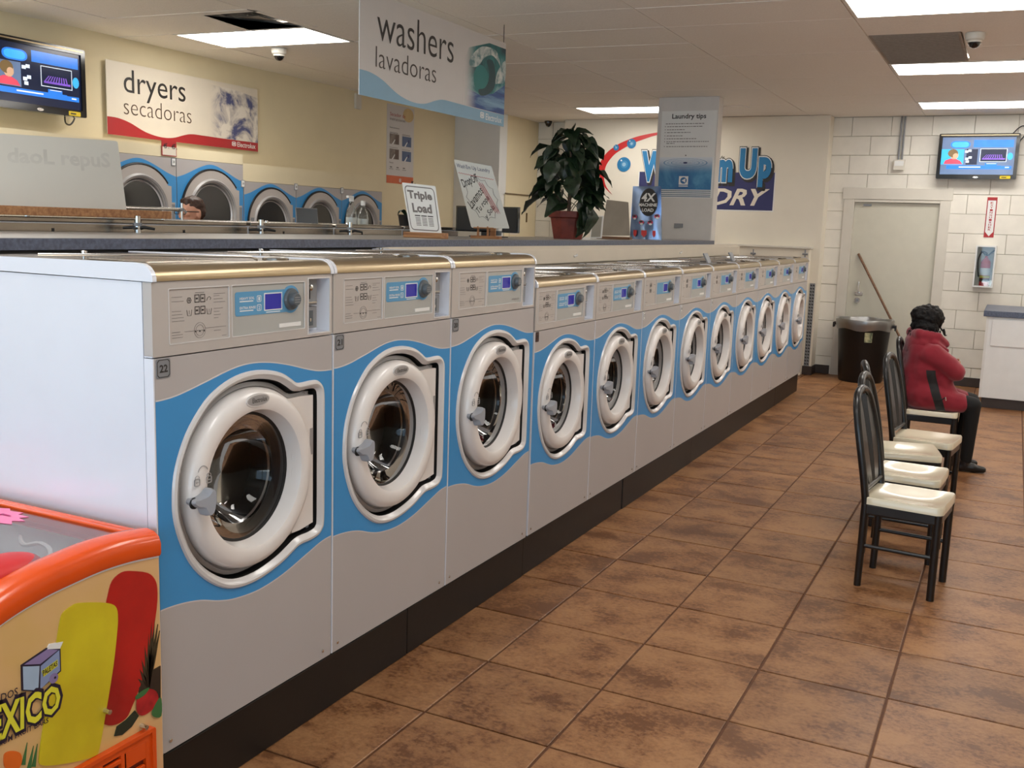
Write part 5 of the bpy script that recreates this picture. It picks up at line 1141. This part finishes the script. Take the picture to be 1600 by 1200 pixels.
b = MB(); b.ball((XF-.13, -1.285, lidz(-1.285)+.035), (.06, .12, .045), M_redb, 20, 12); b.build('lid_handle', t, pofs=po, label='red domed lid handle')
# pink star price sticker on the glass
L = []
for k in range(28): a = 2*PI*k/28; r = 1 if k % 2 else .8; L.append((-.74+.15*r*math.cos(a), -1.06+.085*r*math.sin(a)))
PT = lambda u, v, c: (u, v, lidz(v)+.0505+c)
b = MB().plate([L], PT, 0, .001, mat('pink_card', (244, 132, 178), .6)); st = b.build('price_star', t, smooth=False, pofs=po, label='pink star price card')
text('1.75', mat('magenta_ink', (196, 40, 120), .6), lambda u, v, c: PT(u, v, c+.002), -.84, -.66, -1.09, -1.03, 'handwriting', st, shear=.3)
b = MB()
for dx in (-.26, 0): b.tube(smooth_curve([(-.62+dx, -1.04, .79), (-.55+dx, -1.08, .79), (-.50+dx, -1.07, .80), (-.44+dx, -1.09, .79), (-.43+dx, -1.14, .76), (-.43+dx, -1.2, .66)], 4), .006, M_white, 6)
for k in range(12): b.tube([(XB+.12+k*.085, -1.05, .60), (XB+.12+k*.085, -1.55, .50)], .004, M_white, 5)
b.tube([(XB+.1, -1.05, .60), (XF-.1, -1.05, .60)], .005, M_white, 5); b.build('wire_basket', t, pofs=po)
MB().box(XB+.03, XF-.03, -1.62, YB-.02, .45, .455, M_white).build('liner_floor', t, smooth=False, pofs=po)
# printed pictures on the side
PF = lambda u, v, c: (XF+c, u, v)
def poly(pts, n=3, closed=True): return smooth_curve([FP(p) for p in pts], n, closed)
yl = [(112, 946), (122, 942), (150, 941), (172, 943), (181, 950), (183, 965), (182, 985), (176, 1040), (163, 1120), (154, 1170), (148, 1180), (125, 1188), (85, 1195), (64, 1195), (60, 1185), (66, 1140), (82, 1040), (92, 975), (98, 957)]
rd = [(175, 907), (190, 894), (205, 892), (230, 895), (241, 905), (245, 920), (244, 950), (236, 1000), (222, 1060), (205, 1105), (196, 1122), (180, 1132), (164, 1132), (160, 1120), (164, 1060), (164, 960), (168, 930)]
def popsicle(nm, pts, m, c0, lab): 
    L = [FP(p) for p in pts]; L = smooth_curve(L, 3, True); MB().plate([L], PF, 0, c0, m).build(nm, t, smooth=False, pofs=po, label=lab)
popsicle('popsicle_picture', rd, mat('popsicle_red', (186, 24, 22), .3, rgb2=(150, 16, 18), scale=5, coat=.3), .0022, 'printed red popsicle')
popsicle('popsicle_picture', yl, mat('popsicle_yellow', (214, 196, 36), .35, rgb2=(198, 176, 30), scale=6, coat=.2), .003, 'printed yellow popsicle')
M_palm = mat('palm_dark', (40, 26, 22), .5, rgb2=(60, 50, 30)); M_berry = mat('strawberry', (184, 36, 40), .35, rgb2=(150, 24, 30), scale=30); M_lg = mat('berry_leaf', (60, 110, 60), .5)
b = MB()
for tipx, tipy in ((236, 972), (241, 968), (246, 975), (249, 985), (231, 990), (225, 1008), (220, 1030), (217, 1045), (214, 1060)): b.plate([[FP((232, 1080)), FP(((232+tipx)/2+2, (1070+tipy)/2)), FP((tipx, tipy)), FP(((232+tipx)/2-3, (1070+tipy)/2+4))]], PF, 0, .0026, M_palm)
b.plate([[FP(p) for p in ((216, 1075), (232, 1050), (250, 1040), (250, 1090), (230, 1100), (217, 1100))]], PF, 0, .0024, M_palm); b.build('palm_picture', t, smooth=False, pofs=po)
MB().plate([poly(((215, 1085), (230, 1076), (243, 1080), (246, 1095), (235, 1110), (220, 1118), (212, 1108)))], PF, .0026, .003, M_berry).plate([poly(((210, 1088), (222, 1078), (232, 1074), (226, 1084), (214, 1092)))], PF, .003, .0034, M_lg).plate([poly(((236, 1112), (246, 1092), (251, 1092), (251, 1118), (240, 1120)))], PF, .0026, .0031, M_lg).build('strawberry_picture', t, smooth=False, pofs=po)
MB().plate([[FP(p) for p in ((178, 1150), (182, 1135), (196, 1125), (210, 1110), (216, 1118), (205, 1135), (190, 1148))]], PF, 0, .0028, mat('leaf_dark_print', (34, 44, 28), .5)).build('leaf_picture', t, smooth=False, pofs=po)
MB().plate([poly(((5, 1185), (8, 1176), (20, 1173), (31, 1177), (33, 1190), (26, 1202), (8, 1200)))], PF, 0, .0028, mat('fruit_orange', (222, 104, 30), .4, coat=.2)).build('fruit_picture', t, smooth=False, pofs=po)
b = MB()
for x0_, y0_, x1_, y1_ in ((36, 1195, 42, 1160), (45, 1200, 52, 1165), (52, 1198, 58, 1162)): b.plate([[FP((x0_-3, y0_)), FP((x0_+3, y0_)), FP((x1_, y1_))]], PF, 0, .002, M_lg)
b.build('grass_picture', t, smooth=False, pofs=po)
# the shop cart drawing (without its mascot) and lettering
M_lb = mat('cart_blue', (168, 190, 214), .4); M_lb2 = mat('cart_blue2', (136, 152, 190), .4); M_li = mat('cart_lilac', (140, 124, 170), .4); M_yel = mat('letter_yellow', (226, 220, 60), .4); M_nv = mat('letter_navy', (30, 24, 48), .4)
c_ = t; b = MB()
b.plate([[FP(p) for p in ((32, 1039), (72, 1012), (93, 1013), (94, 1048), (58, 1080), (33, 1079))]], PF, 0, .0035, M_nv)
b.plate([[FP(p) for p in ((34, 1041), (60, 1040), (58, 1078), (35, 1077))]], PF, .0035, .004, M_lb).plate([[FP(p) for p in ((62, 1040), (91, 1015), (92, 1047), (61, 1077))]], PF, .0035, .004, M_lb2).plate([[FP(p) for p in ((36, 1038), (72, 1014), (89, 1015), (61, 1037))]], PF, .0035, .004, M_li)
b.plate([[FP(p) for p in ((72, 1014), (76, 1006), (97, 1002), (92, 1013))]], PF, 0, .0038, M_white).plate([circ(*FP((82, 1059)), .012, 20)], PF, .004, .0045, M_li).plate([circ(*FP((84, 1058)), .003, 10)], PF, .0045, .005, M_nv).plate([[FP(p) for p in ((63, 1048), (88, 1030), (88, 1040), (66, 1057))]], PF, .004, .0043, M_yel)
b.build('cart_picture', t, smooth=False, pofs=po)
def PX4(tl_, tr_, br_, bl_, c0=0): 
    q = [(XF+c0, *FP(p)) for p in (tl_, tr_, br_, bl_)]; return PQ(*q)
text('PALETAS', M_nv, PX4((64, 1047), (87, 1031), (87, 1039), (65, 1056), .0045), 0, 1, 0, 1, 'lettering', t, c=.001, bold=.02, pofs=po)
Q = PX4((-50, 1116), (94, 1066), (94, 1108), (-50, 1182), .003)
text('MEXICO', M_nv, Q, -.02, 1.02, -.12, 1.12, 'lettering', t, bold=.09, c=.0012, pofs=po); text('MEXICO', M_yel, Q, .0, .985, .0, 1., 'lettering', t, bold=.03, c=.002, pofs=po)
text('HELADOS', M_nv, PX4((-34, 1097), (26, 1073), (26, 1085), (-34, 1111), .003), 0, 1, 0, 1, 'lettering', t, bold=.01, c=.001, pofs=po)
text('PREMIUM FRUIT BARS', M_nv, PX4((-26, 1166), (74, 1120), (74, 1128), (-26, 1177), .003), 0, 1, 0, 1, 'lettering', t, bold=.01, c=.001, pofs=po)
# orange louvred grille
g0 = [FP(p) for p in ((100, 1201), (225, 1125), (233, 1121), (237, 1127), (241, 1230), (100, 1300))]
y0, y1 = g0[0][0]-.2, g0[2][0]+.006; zt = .325; 
L = rrect(y0, y1, .04, zt, .008, 3); g = MB().plate([L, rect(y0+.012, y1-.03, .06, zt-.03)], PF, .001, .012, M_orange).plate([L, rect(y0+.012, y1-.012, .052, zt-.012)], PF, .012, .018, M_orange)
for c in range(1, 6): yy = y1-.03-c*.072; g.box(XF, XF+.012, yy-.008, yy+.008, .06, zt-.03, M_orange)
g.box(XF, XF+.012, y1-.10, y1-.03, zt-.075, zt-.03, M_orange).build('grille', t, smooth=False, bev=.0012, pofs=po)
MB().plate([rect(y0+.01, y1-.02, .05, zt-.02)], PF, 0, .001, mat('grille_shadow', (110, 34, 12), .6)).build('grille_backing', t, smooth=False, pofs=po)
for c in range(6):
    for k in range(9):
        zz = zt-.045-k*.026; ya = y1-.03-c*.072-.008 if c else y1-.034; yb = max(y1-.03-(c+1)*.072+.008, y0+.013)
        if zz < .07 or (c == 0 and k < 2): continue
        MB().box(XF+.002, XF+.0125, yb, ya, zz-.006, zz+.006, M_orange).build('louvre', t, smooth=False, bev=.002, pofs=po)
for p in ((221, 1134), (163, 1110)): q = FP(p); MB().lathe([(0.0, .007), (.020, .006), (.021, .0001)], (XF, q[0], q[1]), (1, 0, 0), M_chrome, 12).build('screw', t, pofs=po)

# ------------------------------------------------------------------ people
def blob(name, parts, voxel, m, parent=None, smooth_it=6, noise_amp=0, noise_sc=8, origin=(0, 0, 0), facemat=None, mats=()):
    bm = bmesh.new()
    def ell(c, r, rot=None):
        M = Matrix.Translation(Vector(c)) @ (Euler(rot).to_matrix().to_4x4() if rot else Matrix()) @ Matrix.Diagonal((*r, 1)); bmesh.ops.create_icosphere(bm, subdivisions=2, radius=1, matrix=M)
    for p in parts:
        if p[0] == 'e': ell(*p[1:])
        else:
            _, a, c, ra, rb = p; a, c = Vector(a), Vector(c); n = max(3, int((c-a).length/(min(ra, rb)*.35)))
            for i in range(n+1): f = i/n; r = ra+(rb-ra)*f; ell(a+(c-a)*f, (r, r, r))
    me = bpy.data.meshes.new(name); bm.to_mesh(me); bm.free(); o = bpy.data.objects.new(name, me); COL.objects.link(o)
    r = o.modifiers.new('r', 'REMESH'); r.mode = 'VOXEL'; r.voxel_size = voxel
    s_ = o.modifiers.new('s', 'SMOOTH'); s_.factor = .6; s_.iterations = smooth_it
    bpy.context.view_layer.update(); me2 = bpy.data.meshes.new_from_object(o.evaluated_get(bpy.context.evaluated_depsgraph_get()))
    bpy.data.objects.remove(o)
    if noise_amp:
        for v in me2.vertices: 
            d = noise.noise(v.co*noise_sc)*noise_amp+noise.noise(v.co*noise_sc*2.3)*noise_amp*.4; v.co += v.normal*d
    O = Vector(origin)
    for v in me2.vertices: v.co -= O
    me2.materials.clear(); me2.materials.append(m)
    for mm in mats: me2.materials.append(mm)
    if facemat:
        for p in me2.polygons: p.material_index = facemat(p.center+O)
    me2.polygons.foreach_set('use_smooth', [True]*len(me2.polygons))
    o = bpy.data.objects.new(name, me2); COL.objects.link(o)
    if parent: o.parent = parent
    return o
M_skin = mat('skin', (196, 142, 116), .5, var=.03); M_hair = mat('hair_black', (14, 10, 10), .62, spec=.25, var=.3, scale=60, stretch=(1, 1, .2), bump=.4); M_hairb = mat('hair_brown', (72, 44, 30), .5, var=.3, scale=60, bump=.3)
M_coat = mat('coat_red', (136, 14, 36), .85, var=.06, scale=10, sheen=.3, bump=.08); M_blackc = mat('black_cloth', (8, 8, 9), .8, var=.1); M_shoe = mat('shoe_black', (22, 18, 17), .35)
M_eye = mat('eye_dark', (30, 24, 22), .3); M_lip = mat('lip', (160, 84, 76), .5)
def head(name, c, yaw, s, parent, O, m=None):
    """head of height about .22*s, facing along yaw"""
    R = Matrix.Rotation(yaw, 3, 'Z'); f = lambda x, y, z: tuple(Vector(c)+R @ Vector((x*s, y*s, z*s)))
    parts = [('e', f(-.01, 0, .02), (.095*s, .076*s, .095*s), (0, 0, yaw)), ('e', f(.02, 0, -.045), (.062*s, .056*s, .07*s), (0, 0, yaw)), ('e', f(.055, 0, -.085), (.028*s, .03*s, .022*s)),
             ('c', f(.082, 0, .01), f(.105, 0, -.028), .010*s, .014*s), ('e', f(.078, 0, -.062), (.014*s, .026*s, .010*s), (0, 0, yaw)), ('c', f(-.02, 0, -.06), f(-.035, 0, -.15), .055*s, .058*s)]
    for q in (-1, 1): parts += [('e', f(-.005, q*.078, -.01), (.018*s, .010*s, .032*s), (0, 0, yaw)), ('e', f(.07, q*.032, -.01), (.02*s, .02*s, .016*s))]
    h = blob(name, parts, .006*s, M_skin, parent, 3, origin=O)
    b = MB()
    for q in (-1, 1): b.ball(Vector(f(.082, q*.032, .008))-Vector(O), .011*s, M_white, 10, 8); b.ball(Vector(f(.090, q*.032, .008))-Vector(O), .0055*s, M_eye, 8, 6)
    b.build('eyes', h)
    b = MB().ball(Vector(f(.088, 0, -.06))-Vector(O), (.008*s, .022*s, .007*s), M_lip, 10, 6, (0, 0, yaw)); b.build('lips', h)
    return h
def hand(c, d, up, side, s, parent, O, m=None):
    c = Vector(c); d = Vector(d).normalized(); side = Vector(side).normalized(); n = d.cross(side).normalized()
    parts = [('c', c, c+d*.035*s, .022*s, .026*s), ('c', c+side*.018*s, c+side*.022*s+d*.05*s, .014*s, .014*s), ('c', c-side*.018*s, c-side*.022*s+d*.05*s, .014*s, .014*s)]
    for k, l in enumerate((.062, .07, .066, .052)):
        a = c+side*(.027-.018*k)*s+d*.055*s; m1 = a+d*l*.5*s+n*.006*s; e = m1+d*l*.42*s+n*.022*s; parts += [('c', a, m1, .0095*s, .0088*s), ('c', m1, e, .0088*s, .0075*s)]
    a = c+side*.022*s+d*.008*s; m1 = a+side*.028*s+d*.03*s; parts += [('c', a, m1, .012*s, .0105*s), ('c', m1, m1+d*.03*s+n*.01*s, .0105*s, .009*s)]
    return blob('hand', parts, .0042, M_skin, parent, 2, origin=O)
# seated woman
O = (1.16, 5.0, .44); t = thing('person', 'person in a red hooded coat and black trousers sitting on a chair, seen from behind', 'person', O)
fc = .42                                              # heading, turned a little away from the camera
F_ = Vector((math.cos(fc), math.sin(fc), 0)); S_ = Vector((math.sin(fc), -math.cos(fc), 0))      # forward, her right
B0 = Vector((1.135, 5.0, 0))
pt = lambda f, s_, z: tuple(B0+F_*f+S_*s_+Vector((0, 0, z)))
kneeR, kneeL = (1.468, 4.93, .492), (1.45, 5.14, .49)
body = [('c', pt(.0, .07, .53), kneeR, .082, .062), ('c', pt(.0, -.08, .53), kneeL, .082, .062), ('c', kneeR, (1.462, 4.985, .09), .060, .042), ('c', kneeL, (1.40, 5.19, .09), .06, .042),
        ('c', pt(-.01, 0, .52), pt(-.03, 0, .80), .12, .12), ('c', pt(-.03, 0, .82), pt(-.01, 0, .95), .06, .05), ('e', pt(0, 0, .53), (.13, .15, .09))]
blob('body', body, .011, M_blackc, t, 4, origin=O)
for q, an, kk in ((1, (1.462, 4.985, .0), 'r'), (-1, (1.40, 5.19, .0), 'l')):
    a = Vector(an); d = Vector((1, .12, 0)).normalized()
    sh = blob('shoe', [('c', a+Vector((-.03, 0, .035)), a+d*.05+Vector((0, 0, .035)), .034, .034), ('c', a+d*.05+Vector((0, 0, .03)), a+d*.115+Vector((0, 0, .026)), .032, .024), ('c', a+Vector((-.005, 0, .05)), a+Vector((-.005, 0, .09)), .036, .036)], .006, M_shoe, t, 3, origin=O)
shR, elR, wrR = pt(-.01, .135, .835), (1.345, 4.90, .715), (1.30, 5.10, .745)
shL, elL, wrL = pt(-.01, -.155, .845), (1.26, 5.29, .70), (1.32, 5.16, .74)
coat = [('e', pt(-.02, 0, .82), (.135, .185, .12), (0, 0, fc)), ('e', pt(-.025, 0, .70), (.15, .19, .16), (0, 0, fc)), ('e', pt(-.02, 0, .55), (.165, .195, .15), (0, 0, fc)), ('e', pt(.0, 0, .50), (.175, .205, .085), (0, 0, fc)), ('c', pt(-.06, .05, .62), pt(-.05, .05, .86), .11, .10), ('c', pt(-.06, -.05, .62), pt(-.05, -.05, .86), .11, .10),
        ('c', shR, elR, .082, .064), ('e', pt(.02, .10, .74), (.12, .09, .13), (0, 0, fc)), ('c', elR, wrR, .060, .045), ('c', shL, elL, .073, .062), ('c', elL, wrL, .060, .045),
        ('c', pt(.0, .11, .53), (1.385, 4.92, .50), .10, .074), ('c', pt(.0, -.09, .53), (1.38, 5.12, .50), .10, .074), ('c', pt(.07, .12, .66), (1.33, 4.93, .52), .07, .05), ('e', pt(.06, 0, .60), (.13, .16, .12), (0, 0, fc))]
def coat_mat():
    m = M_coat.copy(); m.name = 'coat_with_panel'; nt = m.node_tree; N = nt.nodes; L = nt.links; b = N['Principled BSDF']; src = b.inputs['Base Color'].links[0].from_socket
    g_ = N.new('ShaderNodeNewGeometry'); sp = N.new('ShaderNodeSeparateXYZ'); tc = N.new('ShaderNodeTexCoord'); L.new(tc.outputs['Object'], sp.inputs[0])
    mr = N.new('ShaderNodeMapRange'); mr.interpolation_type = 'SMOOTHSTEP'; L.new(sp.outputs[2], mr.inputs[0]); mr.inputs[1].default_value = -.04; mr.inputs[2].default_value = .30; mr.inputs[3].default_value = 1.272-O[0]; mr.inputs[4].default_value = 1.182-O[0]
    def M_(op, a, c):
        n_ = N.new('ShaderNodeMath'); n_.operation = op
        for k_, q_ in enumerate((a, c)):
            if q_ is None: continue
            if isinstance(q_, (int, float)): n_.inputs[k_].default_value = q_
            else: L.new(q_, n_.inputs[k_])
        return n_.outputs[0]
    d = M_('ABSOLUTE', M_('SUBTRACT', sp.outputs[0], mr.outputs[0]), None)
    k = M_('MULTIPLY', M_('MULTIPLY', M_('LESS_THAN', d, .030), M_('LESS_THAN', sp.outputs[2], .285)), M_('LESS_THAN', sp.outputs[1], -.03))
    mx = N.new('ShaderNodeMixRGB'); L.new(k, mx.inputs[0]); L.new(src, mx.inputs[1]); mx.inputs[2].default_value = (*lin((16, 14, 16)), 1); L.new(mx.outputs[0], b.inputs['Base Color']); return m
def cm(c):
    q = Vector((c.x, c.y, 0))-B0; f = q.dot(F_); s_ = q.dot(S_)
    x = c.x-(1.185+.075*max(0, (.72-c.z)/.3)**1.4)
    return 1 if (abs(x) < .026+.008*(c.z < .6) and c.z < .725 and c.y < 4.98) else 0
ct = blob('coat', coat, .009, coat_mat(), t, 11, .012, 8, origin=O); ct['label'] = 'red hooded coat with black side panel'
hood = [('e', pt(-.07, 0, .905), (.085, .145, .075), (0, -.25, fc)), ('e', pt(-.10, 0, .87), (.055, .12, .10), (0, 0, fc)), ('c', pt(-.05, .09, .96), pt(.03, .10, .955), .042, .034), ('c', pt(-.05, -.09, .96), pt(.03, -.10, .955), .042, .034), ('c', pt(-.09, -.08, .965), pt(-.09, .08, .965), .042, .042), ('c', pt(.03, .10, .95), pt(.10, .07, .90), .034, .028), ('c', pt(.03, -.10, .95), pt(.10, -.07, .90), .034, .028), ('c', pt(.0, .12, .91), pt(.09, .12, .86), .03, .02)]
blob('hood', hood, .008, M_coat, t, 6, .006, 11, origin=O)
b = MB()
q0 = Vector(elR); qa = Vector((1.245, 4.795, .545))-Vector(O); 
b.tube([Vector((1.225, 4.80, .515))-Vector(O), Vector((1.27, 4.795, .525))-Vector(O), Vector((1.295, 4.80, .548))-Vector(O)], .004, M_blackc, 6).build('pocket', t); MB().tube([Vector((1.295, 4.797, .55))-Vector(O), Vector((1.30, 4.795, .525))-Vector(O)], .0035, M_chrome, 6).build('zip_pull', t)
head('head', pt(.0, -.01, 1.065), fc+.35, .92, t, O)
hc = Vector(pt(-.012, -.005, 1.075))
hair = [('e', hc, (.108, .10, .104), (0, 0, fc)), ('e', hc+F_*-.02+Vector((0, 0, -.05)), (.098, .102, .085), (0, 0, fc)), ('e', hc+S_*.06+Vector((0, 0, -.07)), (.055, .04, .06)), ('e', hc-S_*.06+Vector((0, 0, -.07)), (.055, .04, .06)), ('e', hc+F_*-.05+Vector((0, 0, .02)), (.075, .085, .075))]
hr = blob('hair', hair, .005, M_hair, t, 2, .012, 34, origin=O)
b = MB()
for k in range(26):
    a = PI*.35+k*2*PI*.72/26+fc+.6; st = hc+Vector((math.cos(a)*.096, math.sin(a)*.096, -.07+rnd.uniform(-.02, .02))); pts = [st+Vector((math.cos(a)*.008*j+rnd.uniform(-.006, .006), math.sin(a)*.008*j+rnd.uniform(-.006, .006), -.012*j+.010*math.sin(j*2+k)))-Vector(O) for j in range(5)]
    b.tube(pts, [.006, .006, .005, .004, .002], M_hair, 5)
b.build('curls', t, kind='stuff')
hand(wrR, (-.1, 1, .15), (0, 0, 1), (0, -.15, 1), .8, t, O); hand(wrL, (.45, -.7, .1), (0, 0, 1), (0, .1, 1), .8, t, O)

# standing man in the dryer aisle, only his head above the machines
hp = on((298, 327), 0, -3.80); O = (-3.80, hp.y, 0); t = thing('person', 'person with brown hair and dark glasses in the dryer aisle, only the head in view', 'person', O)
X0, Y0 = O[0], O[1]; zt = 1.66
g = lambda f, s_, z: (X0+s_, Y0-f, z)         # facing -Y
bd = [('c', g(0, .08, .85), g(0, .09, .47), .09, .06), ('c', g(0, -.08, .85), g(0, -.09, .47), .09, .06), ('c', g(0, .09, .47), g(-.01, .09, .08), .058, .04), ('c', g(0, -.09, .47), g(-.01, -.09, .08), .058, .04), ('c', g(-.02, .09, .04), g(.13, .10, .03), .04, .03), ('c', g(-.02, -.09, .04), g(.13, -.10, .03), .04, .03), ('e', g(0, 0, .9), (.17, .12, .12))]
blob('body', bd, .014, mat('denim', (50, 60, 90), .8), t, 4, origin=O)
up_ = [('e', g(0, 0, 1.26), (.18, .11, .14)), ('e', g(0, 0, 1.06), (.165, .115, .18)), ('c', g(0, .18, 1.34), g(.02, .23, 1.06), .055, .045), ('c', g(.02, .23, 1.06), g(.10, .22, .84), .042, .034), ('c', g(0, -.18, 1.34), g(.02, -.23, 1.06), .055, .045), ('c', g(.02, -.23, 1.06), g(.10, -.22, .84), .042, .034), ('c', g(-.01, -.14, 1.37), g(-.01, .14, 1.37), .06, .06)]
blob('shirt', up_, .012, mat('shirt_dark', (60, 56, 60), .8), t, 4, origin=O)
head('head', g(0, 0, 1.645), -PI/2, 1.0, t, O)
hc = Vector(g(-.022, 0, 1.70)); blob('hair', [('e', hc, (.082, .095, .075)), ('e', hc+Vector((0, .03, -.04)), (.080, .07, .075)), ('e', hc+Vector((0, -.055, .03)), (.06, .04, .03))], .007, M_hairb, t, 3, .006, 30, origin=O)
b = MB()
for q in (-1, 1):
    L = rrect(-.022, .022, -.014, .014, .008, 3); b.tube([Vector((X0+q*.034+u, Y0-.105, 1.652+v))-Vector(O) for u, v in L], .0028, M_black, 5, True); b.tube([Vector((X0+q*.058, Y0-.10, 1.657))-Vector(O), Vector((X0+q*.082, Y0-.0, 1.657))-Vector(O)], .0032, M_black, 5)
b.tube([Vector((X0-.012, Y0-.107, 1.655))-Vector(O), Vector((X0+.012, Y0-.107, 1.655))-Vector(O)], .0025, M_black, 5); b.build('glasses', t)
for q in (-1, 1): hand(g(.10, q*.22, .82), (0, -.25, -1), 0, (0, -1, .2), 1, t, O)
